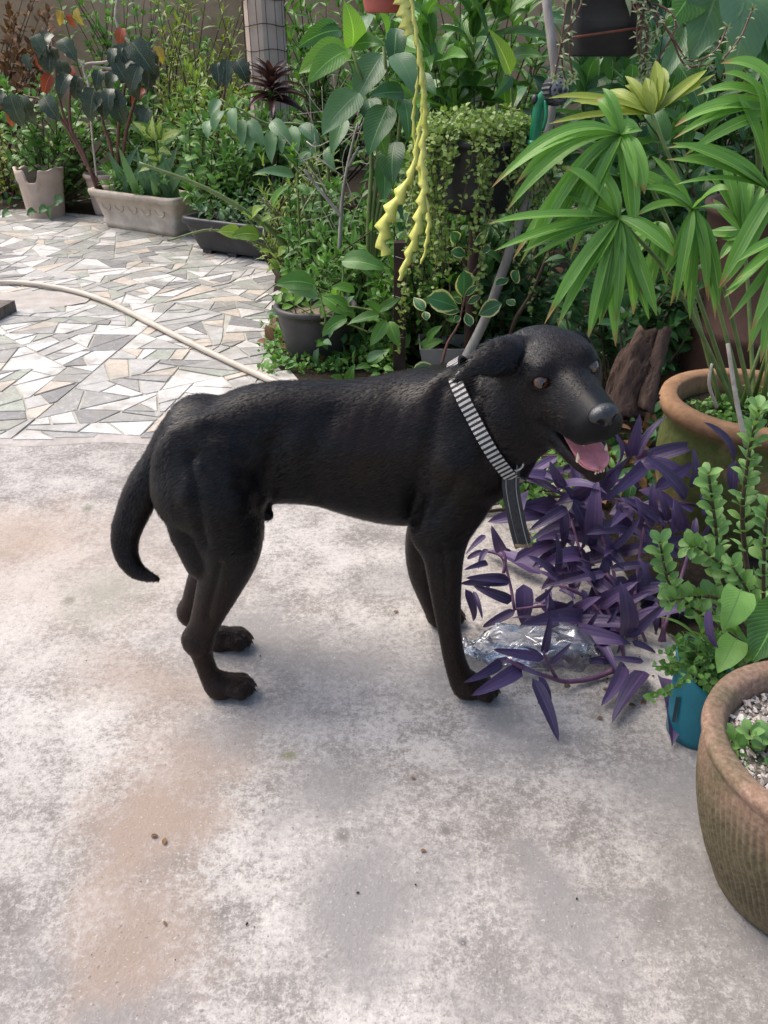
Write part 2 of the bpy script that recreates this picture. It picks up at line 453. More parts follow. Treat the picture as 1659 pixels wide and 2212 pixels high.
def prism(poly, seed):
    r2 = random.Random(seed)
    cx, cy = sum(q[0] for q in poly) / len(poly), sum(q[1] for q in poly) / len(poly)
    zt = .0068 + r2.uniform(0, .0024); tx, ty = r2.gauss(0, .006), r2.gauss(0, .006); n = len(poly)
    top, lo, bot = [], [], []
    for (x, y) in poly:
        z = zt + (x - cx) * tx + (y - cy) * ty
        top.append((x + (cx - x) * .03, y + (cy - y) * .03, z)); lo.append((x, y, z - .0015)); bot.append((x, y, -.001))
    V = top + lo + bot
    Fc = [tuple(range(n))] + [(i, n + i, n + (i + 1) % n, (i + 1) % n) for i in range(n)] + [(n + i, 2 * n + i, 2 * n + (i + 1) % n, n + (i + 1) % n) for i in range(n)]
    Fc = [f if k == 0 else f[::-1] if False else f for k, f in enumerate(Fc)]
    return V, Fc
wts = [0] * 7 + [1] * 6 + [2] * 6 + [3] * 4 + [4] * 2 + [5] * 3
for i, (k, poly) in enumerate(stones[:300]):
    V, Fc = prism(poly, i)
    link('paving_stone', mesh('paving_stone', V, Fc, False), STONES[rs.choice(wts)], terrace)
V, Fc, mi = [], [], []
for i, (k, poly) in enumerate(stones[300:]):
    v, f = prism(poly, 1000 + i); c = rs.choice(wts)
    Fc += [tuple(a + len(V) for a in t) for t in f]; V += v; mi += [c] * len(f)
me = mesh('far_paving', V, Fc, False, None, mi)
for s in STONES: me.materials.append(s)
o = link('far_paving', me, None, terrace); o['kind'] = 'stuff'
# bare concrete patch in the paving
rr = random.Random(3)
pts = [(hole.x + math.cos(a) * .33 * rr.uniform(.8, 1.05), hole.y + math.sin(a) * .155 * rr.uniform(.8, 1.05), 0.0085) for a in [k * math.pi / 9 for k in range(18)]]
link('concrete_patch', mesh('concrete_patch', pts, [tuple(range(18))], False), simple('patch_mortar', (.32, .285, .25), (.44, .405, .37), 12, .9, .5, 90), terrace)

# mortar feathered out along the front edge of the paving
mv, mf = [], []
for i in range(95):
    x = -4.6 + i * .054
    y1 = 2.337 + .022 * noise.noise(Vector((x * 4.3, 7, 0))); w = .030 + .028 * abs(noise.noise(Vector((x * 6, 1, 0)))) 
    mv += [(x, y1 - w, .0006), (x, y1 - w * .5, .0042), (x, y1 + .004, .0062), (x, y1 + .03, .0060)]
    if i: mf += [(i * 4 - 4 + k, i * 4 + k, i * 4 + k + 1, i * 4 - 3 + k) for k in range(3)]
link('mortar_edge', mesh('mortar_edge', mv, mf), simple('pale_mortar', (.30, .265, .235), (.47, .43, .395), 22, .9, .5, 120), terrace)
# garden wall far behind
wv = [(-12, 8.2, 0), (9, 8.2, 0), (9, 8.4, 0), (-12, 8.4, 0)]
wv += [(x, y, 2.6) for x, y, z in wv]
wall = link('garden_wall', mesh('garden_wall', wv, [(0, 1, 5, 4), (1, 2, 6, 5), (2, 3, 7, 6), (3, 0, 4, 7), (4, 5, 6, 7), (3, 2, 1, 0)], False), M['wall'])
tag(wall, 'old brown plastered garden wall behind the plants', 'wall')

# ================================================================== DOG
VOX = 0.003
G0 = np.array([-0.50, 0.93, -0.012]); G1 = np.array([0.43, 1.49, 0.735])
GN = np.ceil((G1 - G0) / VOX).astype(int)
GX, GY, GZ = [(G0[k] + np.arange(GN[k]) * VOX).astype(np.float32) for k in range(3)]
def smin(a, b, k):
    h = np.clip(0.5 + 0.5 * (b - a) / k, 0, 1); return b + (a - b) * h - k * h * (1 - h)
class Field:
    def __init__(s): s.f = np.full(tuple(GN), 0.2, dtype=np.float32)
    def box(s, lo, hi, pad):
        lo = np.maximum(((np.array(lo) - pad - G0) / VOX).astype(int), 0); hi = np.minimum(((np.array(hi) + pad - G0) / VOX).astype(int) + 2, GN)
        sl = tuple(slice(a, b) for a, b in zip(lo, hi))
        return sl, GX[sl[0]][:, None, None], GY[sl[1]][None, :, None], GZ[sl[2]][None, None, :]
    def put(s, sl, d, k, sub=False):
        if sub: s.f[sl] = -smin(-s.f[sl], d, k)
        else: s.f[sl] = smin(s.f[sl], d, k)
    def cone(s, a, b, ra, rb, k=0.02, flat=None, sc=1.0, sub=False):
        a, b = np.array(a, float), np.array(b, float); r = max(ra, rb)
        sl, X, Y, Z = s.box(np.minimum(a, b) - r, np.maximum(a, b) + r, k + 0.004)
        X, Y, Z = X - a[0], Y - a[1], Z - a[2]; e = b - a
        if flat is not None:
            n = np.array(flat, float); n /= np.linalg.norm(n)
            q = (X * n[0] + Y * n[1] + Z * n[2]) * (1 / sc - 1); X, Y, Z = X + q * n[0], Y + q * n[1], Z + q * n[2]
            e = e + n * (e @ n) * (1 / sc - 1)
        t = np.clip((X * e[0] + Y * e[1] + Z * e[2]) / max(1e-9, e @ e), 0, 1)
        d = np.sqrt((X - t * e[0]) ** 2 + (Y - t * e[1]) ** 2 + (Z - t * e[2]) ** 2) - (ra + t * (rb - ra))
        s.put(sl, d * (sc if flat is not None else 1), k, sub)
    def chain(s, pts, k=0.02, kk=.004, **kw):
        fine_ = spline([list(p[0]) + [p[1]] for p in pts], 9) if len(pts) > 2 else [np.array(list(p[0]) + [p[1]]) for p in pts]
        for i, (p, q) in enumerate(zip(fine_[:-1], fine_[1:])): s.cone(p[:3], q[:3], max(p[3], .003), max(q[3], .003), k if i < 3 else min(k, kk), **kw)
    def ell(s, c, r, k=0.02, rot=None, sub=False):
        c, r = np.array(c, float), np.array(r, float); m = r.max()
        sl, X, Y, Z = s.box(c - m, c + m, k + 0.004); X, Y, Z = X - c[0], Y - c[1], Z - c[2]
        if rot is not None:
            A = np.array(rot)                                        # columns: local axes
            X, Y, Z = [X * A[0, i] + Y * A[1, i] + Z * A[2, i] for i in range(3)]
        k0 = np.sqrt((X / r[0]) ** 2 + (Y / r[1]) ** 2 + (Z / r[2]) ** 2) + 1e-6
        k1 = np.sqrt((X / r[0] ** 2) ** 2 + (Y / r[1] ** 2) ** 2 + (Z / r[2] ** 2) ** 2) + 1e-6
        s.put(sl, k0 * (k0 - 1) / k1, k, sub)
def nets(f):
    """surface nets: one vertex in each cell the surface crosses"""
    s = f < 0
    c = [s[i:s.shape[0] - 1 + i, j:s.shape[1] - 1 + j, k:s.shape[2] - 1 + k] for i in (0, 1) for j in (0, 1) for k in (0, 1)]
    tot = sum(x.astype(np.int8) for x in c); mask = (tot > 0) & (tot < 8)
    ids = np.full(mask.shape, -1, dtype=np.int32); idx = np.argwhere(mask); ids[mask] = np.arange(len(idx))
    acc = np.zeros((len(idx), 3)); cnt = np.zeros(len(idx))
    offs = [(i, j, k) for i in (0, 1) for j in (0, 1) for k in (0, 1)]
    for a in offs:
        for b in offs:
            if sum(y - x for x, y in zip(a, b)) == 1 and all(y >= x for x, y in zip(a, b)):
                va = f[idx[:, 0] + a[0], idx[:, 1] + a[1], idx[:, 2] + a[2]]; vb = f[idx[:, 0] + b[0], idx[:, 1] + b[1], idx[:, 2] + b[2]]
                cr = (va < 0) != (vb < 0); t = np.where(cr, va / np.where(cr, va - vb, 1), 0)
                p = np.array(a)[None] + (np.array(b) - np.array(a))[None] * t[:, None]
                acc += p * cr[:, None]; cnt += cr
    V = G0 + (idx + acc / cnt[:, None]) * VOX
    Q = []
    for ax in range(3):
        sl0 = [slice(1, -1)] * 3; sl1 = [slice(1, -1)] * 3; sl0[ax] = slice(0, -1); sl1[ax] = slice(1, None)
        a, b = s[tuple(sl0)], s[tuple(sl1)]
        e = np.argwhere(a != b)
        if not len(e): continue
        inside = a[tuple(e.T)]
        e = e + np.array([0 if k == ax else 1 for k in range(3)])
        u, w = (ax + 1) % 3, (ax + 2) % 3
        du, dw = np.eye(3, dtype=int)[u], np.eye(3, dtype=int)[w]
        q = np.stack([ids[tuple((e - du - dw).T)], ids[tuple((e - dw).T)], ids[tuple(e.T)], ids[tuple((e - du).T)]], 1)
        q[~inside] = q[~inside][:, ::-1]; Q.append(q)
    return V, np.concatenate(Q)
def smoothmesh(V, Q, it, lam=0.5):
    E = np.concatenate([Q[:, [0, 1]], Q[:, [1, 2]], Q[:, [2, 3]], Q[:, [3, 0]]])
    n = len(V); deg = np.bincount(E.ravel(), minlength=n)[:, None]
    for i in range(it):
        for l in (lam, -lam * 1.04):
            S = np.zeros_like(V)
            for k in range(3):
                S[:, k] = np.bincount(E[:, 0], V[E[:, 1], k], n) + np.bincount(E[:, 1], V[E[:, 0], k], n)
            V = V + l * (S / deg - V)
    return V

YM, YN, YF = 1.285, 1.205, 1.345              # dog's middle, near feet, far feet
D_ = Field()
P = lambda x, y, Y: np.array(at(x, y, Y))
# trunk sections: pixel x, back line, belly line, half width
sec = [(385, 985, 1000, .004, 0), (400, 932, 1058, .050, 0), (450, 880, 1098, .072, 0), (520, 842, 1100, .078, 0), (600, 827, 1092, .074, 0), (680, 825, 1098, .076, 0),
       (760, 824, 1122, .086, 0), (840, 812, 1140, .094, 0), (920, 798, 1142, .095, 0), (985, 797, 1128, .090, 0), (1040, 838, 1085, .080, 0), (1078, 880, 1035, .055, 0), (1092, 930, 960, .004, 0)]
xs, zc, hz, hy = [], [], [], []
th = R(24)
for (x, t, b, w, _) in sec:
    c = P(x, (t + b) / 2, YM); h = (b - t) / 2 / ppm(c)
    xs.append(c[0]); zc.append(c[2]); hy.append(w); hz.append(math.sqrt(max((h * h - (w * math.sin(th)) ** 2) / math.cos(th) ** 2, 1e-5)))
fine = np.array(spline(list(zip(xs, zc, hz, hy)), 8))
sl, X, Y, Z = D_.box((min(xs), YM - .11, min(zc) - .18), (max(xs), YM + .11, max(zc) + .18), .01)
fx = np.clip(X, fine[0, 0], fine[-1, 0]); iz, ih, iw = [np.interp(fx, fine[:, 0], fine[:, k]) for k in (1, 2, 3)]
qy, qz = (Y - YM) / iw, (Z - iz) / ih
# keel: ribs are widest above the middle, the brisket narrows
qy = qy * (1 + 0.16 * np.clip(-(Z - iz) / ih, -0.3, 1))
k0 = np.sqrt(qy ** 2 + qz ** 2) + 1e-5; k1 = np.sqrt((qy / iw) ** 2 + (qz / ih) ** 2) + 1e-5
D_.put(sl, np.maximum(k0 * (k0 - 1) / k1, np.abs(X - fx) - .001 + 0 * Y + 0 * Z), .01)
# near hind leg
D_.ell(P(440, 1010, 1.235), (.078, .042, .088), .05)
D_.ell(P(412, 1065, 1.245), (.052, .036, .075), .04)
hind = lambda pts, k: D_.chain(pts, k)
hind([(P(462, 1050, 1.235), .066), (P(490, 1130, 1.215), .058), (P(497, 1195, 1.205), .046), (P(478, 1270, 1.205), .0310), (P(452, 1340, 1.205), .0200), (P(434, 1388, 1.207), .0190)], .03)
hind([(P(426, 1378, 1.207), .021), (P(440, 1425, 1.207), .0162), (P(457, 1466, 1.207), .0168), (P(474, 1484, 1.205), .021)], .012)
D_.chain([(P(470, 1240, 1.21), .028), (P(420, 1378, 1.21), .0120)], .02)
D_.ell(P(413, 1384, 1.207), (.013, .012, .017), .012)           # Achilles tendon
D_.chain([(P(408, 1050, 1.24), .042), (P(420, 1130, 1.225), .042), (P(440, 1215, 1.212), .030)], .03)
# far hind leg
D_.ell(P(450, 1000, 1.335), (.07, .04, .08), .05)
hind([(P(470, 1040, 1.335), .062), (P(490, 1110, 1.345), .055), (P(482, 1175, 1.35), .042), (P(448, 1240, 1.35), .032), (P(425, 1290, 1.35), .024), (P(414, 1325, 1.35), .021)], .03)
hind([(P(408, 1318, 1.35), .02), (P(432, 1352, 1.35), .018), (P(462, 1380, 1.35), .018), (P(478, 1392, 1.35), .021)], .012)
# near front leg
D_.ell(P(1000, 925, 1.225), (.062, .036, .10), .06)
D_.chain([(P(1010, 985, 1.225), .066), (P(985, 1065, 1.215), .058), (P(958, 1135, 1.205), .046), (P(958, 1195, 1.20), .0325), (P(963, 1280, 1.20), .0245), (P(971, 1360, 1.20), .0188), (P(981, 1420, 1.20), .0178), (P(995, 1462, 1.20), .0200), (P(1008, 1480, 1.20), .022)], .025)
D_.ell(P(925, 1150, 1.215), (.02, .022, .024), .03)
# far front leg
D_.chain([(P(985, 1000, 1.34), .064), (P(960, 1090, 1.345), .052), (P(920, 1165, 1.35), .036), (P(911, 1232, 1.375), .025), (P(924, 1282, 1.40), .020), (P(940, 1318, 1.415), .0195), (P(950, 1330, 1.42), .020)], .025)
def paw(x0, y0, x1, y1, Y, w):
    a, b = P(x0, y0, Y), P(x1, y1, Y)
    a[2] = max(a[2], .024); b[2] = .019
    D_.cone(a, a * .35 + b * .65, .023, .0215, .014)
    for i, q in enumerate((-1.45, -.5, .5, 1.45)):
        tip = b + np.array([(-.004 if abs(q) > 1 else .006), q * w, 0]); root = a * .5 + b * .5 + np.array([0, q * w * .8, .004])
        D_.cone(root, tip, .012, .0118, .0045)
        D_.ell(tip + np.array([-.004, 0, .003]), (.013, .0105, .0135), .003)
    return a, b
PAWS = [paw(478, 1484, 530, 1488, 1.205, .0125), paw(482, 1392, 526, 1396, 1.345, .0125), paw(1010, 1482, 1056, 1490, 1.20, .0130), paw(950, 1334, 984, 1346, 1.42, .0120)]
# tail
D_.chain([(P(440, 925, YM), .05), (P(398, 948, YM), .043), (P(352, 1000, YM - .005), .0320), (P(310, 1058, YM - .012), .0285), (P(283, 1118, YM - .02), .0250), (P(270, 1165, YM - .03), .0215), (P(276, 1206, YM - .04), .0172), (P(300, 1236, YM - .05), .0118), (P(342, 1252, YM - .06), .0035)], .02)
D_.chain([(P(545, 1075, YM - .02), .024), (P(578, 1112, YM - .03), .0105)], .012)
D_.ell(P(388, 1152, YM - .015), (.016, .022, .022), .03)
# neck
D_.chain([(P(945, 940, YM), .095), (P(1030, 930, 1.265), .077), (P(1085, 896, 1.24), .066), (P(1140, 844, 1.215), .058)], .025)
D_.chain([(P(1040, 965, 1.25), .066), (P(1090, 940, 1.22), .055), (P(1135, 895, 1.19), .050)], .04)
# head frame: x forward, y the dog's left, z up
HO = P(1222, 806, 1.13)
hf = Vector((0.27, -0.95, -0.02)).normalized()
hl = Vector((0, 0, 1)).cross(hf).normalized(); hu = hf.cross(hl)
roll = Matrix.Rotation(R(11), 3, hf); hl, hu = roll @ hl, roll @ hu
HR = np.array([hf, hl, hu]).T
def Hd(x, y, z): return HO + HR @ np.array([x, y, z])
U_ = D_
U_.ell(Hd(-.080, 0, -.020), (.080, .068, .056), .03, HR)
U_.ell(Hd(-.040, 0, .000), (.050, .052, .036), .02, HR)
for s in (-1, 1):
    U_.ell(Hd(-.052, s * .040, -.030), (.046, .028, .042), .025, HR)
    U_.ell(Hd(-.012, s * .031, .015), (.018, .015, .010), .016, HR)
    U_.cone(Hd(-.005, s * .017, -.036), Hd(.086, s * .014, -.042), .029, .0205, .016)
    U_.cone(Hd(.0, s * .026, -.046), Hd(.078, s * .020, -.052), .018, .0145, .014)
U_.cone(Hd(-.02, 0, -.012), Hd(.094, 0, -.027), .033, .0205, .02)
U_.ell(Hd(.100, 0, -.036), (.014, .021, .020), .012, HR)
J_ = Field()
J_.chain([(Hd(-.065, 0, -.070), .040), (Hd(-.015, 0, -.093), .029), (Hd(.030, 0, -.109), .019), (Hd(.074, 0, -.122), .0150)], .02)
for s in (-1, 1): J_.chain([(Hd(-.05, s * .028, -.068), .026), (Hd(-.005, s * .026, -.082), .0135), (Hd(.04, s * .022, -.100), .0100), (Hd(.068, s * .015, -.112), .0090)], .012)
J_.cone(Hd(-.01, 0, -.070), Hd(.074, 0, -.101), .021, .015, .006, flat=hu, sc=.70, sub=True)                      # trough of the lower jaw
D_.f = smin(D_.f, J_.f, .010); del J_
D_.cone(Hd(-.06, 0, -.062), P(1105, 900, 1.2), .056, .06, .04)
# ears
ev = Vector((-.3, -.75, .6))
for pts, fl in ([[(P(1112, 768, 1.180), .024), (P(1076, 772, 1.152), .027), (P(1034, 788, 1.138), .0130), (P(982, 824, 1.140), .0030)], ev],
                [[(Hd(-.085, .050, -.005), .016), (Hd(-.085, .066, -.006), .013), (Hd(-.09, .074, -.016), .010), (Hd(-.10, .078, -.03), .006)], hf]):
    D_.chain(pts, .006, .0015, flat=fl, sc=.30)
# eye sockets, lids, nostrils
EYES = []
for s in (-1, 1):
    od = Vector(HR @ np.array([.90, s * .40, .12])).normalized(); tl = od.cross(Vector(hu)).normalized(); tu = tl.cross(od)
    ER = np.array([od, tl, tu]).T; c = Hd(-.0015, s * .0365, -.001)
    D_.ell(c - np.array(od) * .003, (.0175, .0185, .0150), .01, ER)
    D_.ell(c + np.array(od) * .016, (.018, .0140, .0080), .003, ER, sub=True)
    EYES.append((Vector(c) + od * .0005, od, Vector(tl), Vector(tu)))
V, Q = nets(D_.f)
# keep the one connected body
V = smoothmesh(V, Q, 4)
del D_
# muscle and skin folds on the side towards the yard: (pixel line, spread in pixels, depth in metres)
def quadnormals(V, Q):
    n_ = np.cross(V[Q[:, 2]] - V[Q[:, 0]], V[Q[:, 3]] - V[Q[:, 1]]); out = np.zeros_like(V)
    for k in range(4):
        for a in range(3): out[:, a] += np.bincount(Q[:, k], n_[:, a], len(V))
    return out / (np.linalg.norm(out, axis=1)[:, None] + 1e-12)
NV = quadnormals(V, Q)
rel = V - np.array(CAM); dpt = rel @ np.array(FWD); PXX = IW / 2 + FPX * rel[:, 0] / dpt; PYY = IH / 2 - FPX * (rel @ np.array(UPV)) / dpt
facing = np.clip(-(NV * rel).sum(1) / np.linalg.norm(rel, axis=1) * 2.5, 0, 1)
near_ = np.clip((1.31 - V[:, 1]) / .04, 0, 1)
disp = np.zeros(len(V))
folds = [([(958, 835), (935, 950), (908, 1050), (898, 1115)], 20, -.0075), ([(1030, 860), (1052, 950), (1058, 1040)], 22, -.005), ([(1000, 880), (985, 1000)], 34, .007), ([(990, 1045), (945, 1118)], 13, -.005),
         ([(612, 930), (590, 1020), (568, 1085)], 26, -.010), ([(480, 990), (505, 1110)], 44, .008), ([(418, 985), (428, 1080), (446, 1180)], 12, -.007), ([(476, 1220), (448, 1330)], 8, -.005), ([(460, 930), (545, 965), (590, 960)], 20, -.005),
         ([(430, 985), (490, 1060), (520, 1050)], 14, -.004), ([(720, 900), (672, 1000), (690, 1070)], 24, -.006), ([(960, 1180), (966, 1290)], 7, -.0025), ([(430, 1000), (400, 1080)], 16, .004)]
folds += [([(760 + i * 36, 880), (735 + i * 36, 975), (740 + i * 36, 1060)], 8, -.0007) for i in range(5)]
for line, sg, dp in folds:
    dmin = np.full(len(V), 1e9)
    for (ax_, ay_), (bx_, by_) in zip(line[:-1], line[1:]):
        ex, ey = bx_ - ax_, by_ - ay_; t = np.clip(((PXX - ax_) * ex + (PYY - ay_) * ey) / (ex * ex + ey * ey), 0, 1)
        dmin = np.minimum(dmin, np.hypot(PXX - ax_ - t * ex, PYY - ay_ - t * ey))
    disp += dp * np.exp(-(dmin / sg) ** 2)
V = V + NV * (disp * facing * near_)[:, None]
V = smoothmesh(V, Q, 1)
# a short coat clumps into tufts; lengthwise muscle and skin folds
lowz = V[:, 2] < 0.004; V[lowz, 2] = 0.002 + 0.5 * V[lowz, 2].clip(-.002, .004)
def furmat(name, hair=False):
    s = NT(name); v = s.coord('Object')
    f = s.noise(v, 5.5, 4, 0.6); g = s.noise(v, 26, 4, 0.65)
    z = s.n('SeparateXYZ'); s.l(v, z.inputs[0])
    low = s.ramp(z.outputs[2], [(0.06, 0.85), (0.36, 0.0)])
    # rusty tips along the back and on the lower legs of a sun-bleached black coat
    brown = s.math('ADD', s.math('MULTIPLY', s.ramp(f, [(0.48, 0.0), (0.68, 1.0)]), 0.55), low, clamp=True)
    c = s.mix(s.math('MULTIPLY', brown, 0.8), (.0032, .0034, .0044), (.0235, .0112, .0062))
    c = s.mix(s.math('MULTIPLY', s.ramp(g, [(0.5, 0.0), (0.75, 1.0)]), 0.35), c, (.022, .014, .011))
    s.set(Base_Color=c, Roughness=0.40, Specular_IOR_Level=0.15, Sheen_Weight=0.012, Sheen_Roughness=0.45, Sheen_Tint=(.75, .8, 1.0))
    mp = s.n('Mapping'); mp.inputs['Scale'].default_value = (55, 170, 170); s.l(v, mp.inputs[0])
    h1 = s.noise(mp.outputs[0], 3.0, 5, 0.7, 0.6)
    mp2 = s.n('Mapping'); mp2.inputs['Scale'].default_value = (12, 40, 40); mp2.inputs['Rotation'].default_value = (0, .5, 0); s.l(v, mp2.inputs[0])
    h2 = s.noise(mp2.outputs[0], 2.0, 4, 0.6, 1.0)
    if hair:
        rp_ = s.math('POWER', s.n('NewGeometry').outputs['Random Per Island'], 3.0); s.set(Base_Color=s.mix(s.math('MULTIPLY', rp_, .8), c, (.038, .027, .021)))
    if not hair: s.bump(s.math('ADD', h1, s.math('MULTIPLY', h2, 1.6)), 0.14, 0.004)
    else: s.set(Specular_IOR_Level=0.27, Roughness=0.36)
    return s.m
fur = furmat('black_fur')
dog = link('dog', mesh('dog', V, Q.tolist()), fur)
tag(dog, 'black short-haired dog in striped collar, mouth open, standing on the concrete', 'dog')
bv = BVHTree.FromPolygons([tuple(v) for v in V], Q.tolist())
# coat: short hairs lying along the body
tri = V[Q]; cen = tri.mean(1); nr = np.cross(tri[:, 2] - tri[:, 0], tri[:, 3] - tri[:, 1]); ar = np.linalg.norm(nr, axis=1) / 2; nr /= (2 * ar[:, None] + 1e-12)
nh = 170000
pick = np.random.choice(len(Q), nh, p=ar / ar.sum())
uvw = np.random.dirichlet((1, 1, 1, 1), nh); base = (tri[pick] * uvw[:, :, None]).sum(1); n = nr[pick]
flow = np.zeros((nh, 3)); flow[:, 0] = -1.0; flow[:, 2] = -0.35
leg = (base[:, 2] < .33)[:, None]; flow = np.where(leg, np.array([[-.25, 0, -1.0]]), flow)
hdist = (base - HO) @ HR; ishead = ((np.abs(hdist[:, 0]) < .14) & (np.abs(hdist[:, 1]) < .075) & (np.abs(hdist[:, 2]) < .15))
flow = np.where(ishead[:, None], -np.array(hf)[None] + np.array([[0, 0, -.2]]), flow)
tailm = (base[:, 0] < -0.33)[:, None]; flow = np.where(tailm, np.array([[-.4, 0, -1.0]]), flow)
flow += np.random.normal(0, .22, (nh, 3))
flow -= n * (flow * n).sum(1)[:, None]; flow /= np.linalg.norm(flow, axis=1)[:, None] + 1e-9
ok = np.ones(nh, bool)
for c, od, tl, tu in EYES: ok &= np.linalg.norm(base - np.array(c) - np.array(od) * .012, axis=1) > .016
ok &= base[:, 2] > .01
ok &= ~(ishead & (hdist[:, 0] > .07))
inmouth = ishead & (hdist[:, 0] > -.02) & (np.abs(hdist[:, 1]) < .03) & (hdist[:, 2] < -.062) & (hdist[:, 2] > -.125)
ok &= ~inmouth
base, n, flow, ishead = base[ok], n[ok], flow[ok], ishead[ok]; nh = len(base)
ln = np.where(ishead | (base[:, 2] < .33), .0060, .0115) * np.random.uniform(.6, 1.2, nh); lift = np.random.uniform(.06, .26, nh)
tip = base + (flow * np.cos(lift)[:, None] + n * np.sin(lift)[:, None]) * ln[:, None]
sd_ = np.cross(flow, n); wd_ = .00045
HV = np.stack([base - n * .0008 - sd_ * wd_, base - n * .0008 + sd_ * wd_, (base + tip) / 2 + n * ln[:, None] * .07 + sd_ * wd_ * .7, (base + tip) / 2 + n * ln[:, None] * .07 - sd_ * wd_ * .7, tip], 1).reshape(-1, 3)
k = np.arange(nh)[:, None] * 5
me = bpy.data.meshes.new('coat')
me.vertices.add(nh * 5); me.vertices.foreach_set('co', HV.astype(np.float32).ravel())
me.loops.add(nh * 7); me.polygons.add(nh * 2)
me.loops.foreach_set('vertex_index', np.concatenate([k, k + 1, k + 2, k + 3, k + 3, k + 2, k + 4], 1).astype(np.int32).ravel())
me.polygons.foreach_set('loop_start', (np.arange(nh)[:, None] * 7 + np.array([[0, 4]])).astype(np.int32).ravel())
me.update(); me.validate()
coat = link('coat', me, furmat('black_hair', True), dog); coat['kind'] = 'stuff'

def ball(c, r, ax=None, seg=20, rings=12, sc=(1, 1, 1)):
    V, Fc = [], []
    A = ax or Matrix.Identity(3)
    for i in range(rings + 1):
        t = math.pi * i / rings
        for j in range(seg):
            p = 2 * math.pi * j / seg
            l = Vector((math.cos(t) * sc[0], math.sin(t) * math.cos(p) * sc[1], math.sin(t) * math.sin(p) * sc[2])) * r
            V.append(Vector(c) + A @ l)
    for i in range(rings):
        for j in range(seg):
            a, b = i * seg + j, i * seg + (j + 1) % seg; Fc.append((a, b, b + seg, a + seg))
    return V, Fc
def plain(name, c, rough=0.3, spec=0.5, coat_=0.0, sub=0.0):
    s = NT(name); s.set(Base_Color=c, Roughness=rough, Specular_IOR_Level=spec, Coat_Weight=coat_, Coat_Roughness=0.05)
    if sub: s.set(Subsurface_Weight=sub, Subsurface_Radius=(.006, .002, .002), Subsurface_Scale=1.0)
    return s.m
iris_m = plain('brown_iris', (.060, .021, .009), .06, .5, .7); pupil_m = plain('black_pupil', (.003, .003, .003), .03, .6, 1.0)
for c, od, tl, tu in EYES:
    A = Matrix((od, tl, tu)).transposed()
    eb = part('eye', ball(c, .0130, A), iris_m, dog)
    part('pupil', ball(c + od * .0050, .0085, A), pupil_m, eb)
nose_m = simple('wet_black_nose', (.008, .008, .009), (.016, .016, .017), 160, .30, .5, 420, .6, .0015)
A = Matrix((hf, hl, hu)).transposed()
nv, nf = ball(Vector(Hd(.106, 0, -.019)), 1.0, A, 32, 24, (.016, .0215, .0155))
nv2 = []
for v in nv:
    l = A.transposed() @ (v - Vector(Hd(.106, 0, -.019)))
    for s in (-1, 1):
        d = math.hypot(l.y - s * .0095, l.z + .003)
        if l.x > 0 and d < .0062: l.x -= .009 * (1 - d / .0062) ** .6
    if l.x > 0 and abs(l.y) < .0016: l.x -= .0015
    if l.z < -.004: l.y *= .75
    nv2.append(Vector(Hd(.106, 0, -.019)) + A @ l)
part('nose', (nv2, nf), nose_m, dog)
# tongue
tg = []
tpath = spline([np.array([-.03, 0, -.078]), np.array([.015, 0, -.083]), np.array([.045, 0, -.095]), np.array([.072, 0, -.103]), np.array([.090, 0, -.111])], 5)
TV, TF = [], []; nt = len(tpath)
for i, p in enumerate(tpath):
    t = i / (nt - 1); w = .0185 + .004 * math.sin(t * 2.6); w *= math.sqrt(max(0.0, 1 - max(0, (t - .72) / .28) ** 2)) if t < 1 else .12
    for j in range(13):
        q = (j - 6) / 6 * math.pi / 2
        x_ = math.sin(q) * w; cup = .0035 * (abs(x_) / .02) ** 2 - (.0022 if abs(j - 6) < 1 else 0)
        TV.append(Hd(p[0], x_, p[2] + cup + .0035 * math.cos(q)))
    for j in range(13):
        q = (j - 6) / 6 * math.pi / 2; x_ = math.sin(q) * w
        TV.append(Hd(p[0], x_, p[2] - .003 * math.cos(q)))
for i in range(nt - 1):
    for j in range(12):
        a = i * 26 + j; TF.append((a, a + 1, a + 27, a + 26)); b = a + 13; TF.append((b, b + 26, b + 27, b + 1))
    for a, b in ((0, 13), (12, 25)): TF.append((i * 26 + a, i * 26 + b, i * 26 + 26 + b, i * 26 + 26 + a))
e = (nt - 1) * 26
TF += [(e + j, e + j + 13, e + j + 14, e + j + 1) for j in range(12)]
tm = NT('pink_tongue'); fz = tm.noise(tm.coord('Object'), 120, 4)
tm.set(Base_Color=tm.ramp(fz, [(.3, (.50, .17, .19)), (.7, (.62, .25, .26))]), Roughness=.32, Specular_IOR_Level=.5, Subsurface_Weight=.25, Subsurface_Radius=(.006, .002, .002), Subsurface_Scale=1.0); tm.bump(fz, .4, .0015)
part('tongue', (TV, TF), tm.m, dog)
tooth = plain('tooth', (.62, .52, .36), .3, .5, .3)
def fang(a, b, r):
    V, Fc = tube(spline([a, (np.array(a) + np.array(b)) / 2 + np.array(hf) * .001, b], 3), [r * (1 - (i / 6) ** 1.6 * .9) for i in range(7)], 8)[:2]
    part('tooth', (V, Fc), tooth, dog)
for s in (-1, 1):
    fang(Hd(.064, s * .0205, -.106), Hd(.068, s * .0215, -.087), .0038)
    fang(Hd(.074, s * .0165, -.056), Hd(.078, s * .0165, -.074), .0036)
    for q, (x, z) in enumerate(((-.004, -.060), (.012, -.062), (.027, -.064), (.042, -.064))):
        fang(Hd(x, s * .0225, z), Hd(x + .002, s * .0215, z - .012), .0058 - q * .0007)
    for q, (x, z) in enumerate(((.002, -.080), (.018, -.087), (.034, -.094))):
        fang(Hd(x, s * .0225, z - .006), Hd(x, s * .0225, z + .005), .0040)
for q in (-.006, -.002, .002, .006): fang(Hd(.086, q, -.117), Hd(.088, q, -.111), .0015)
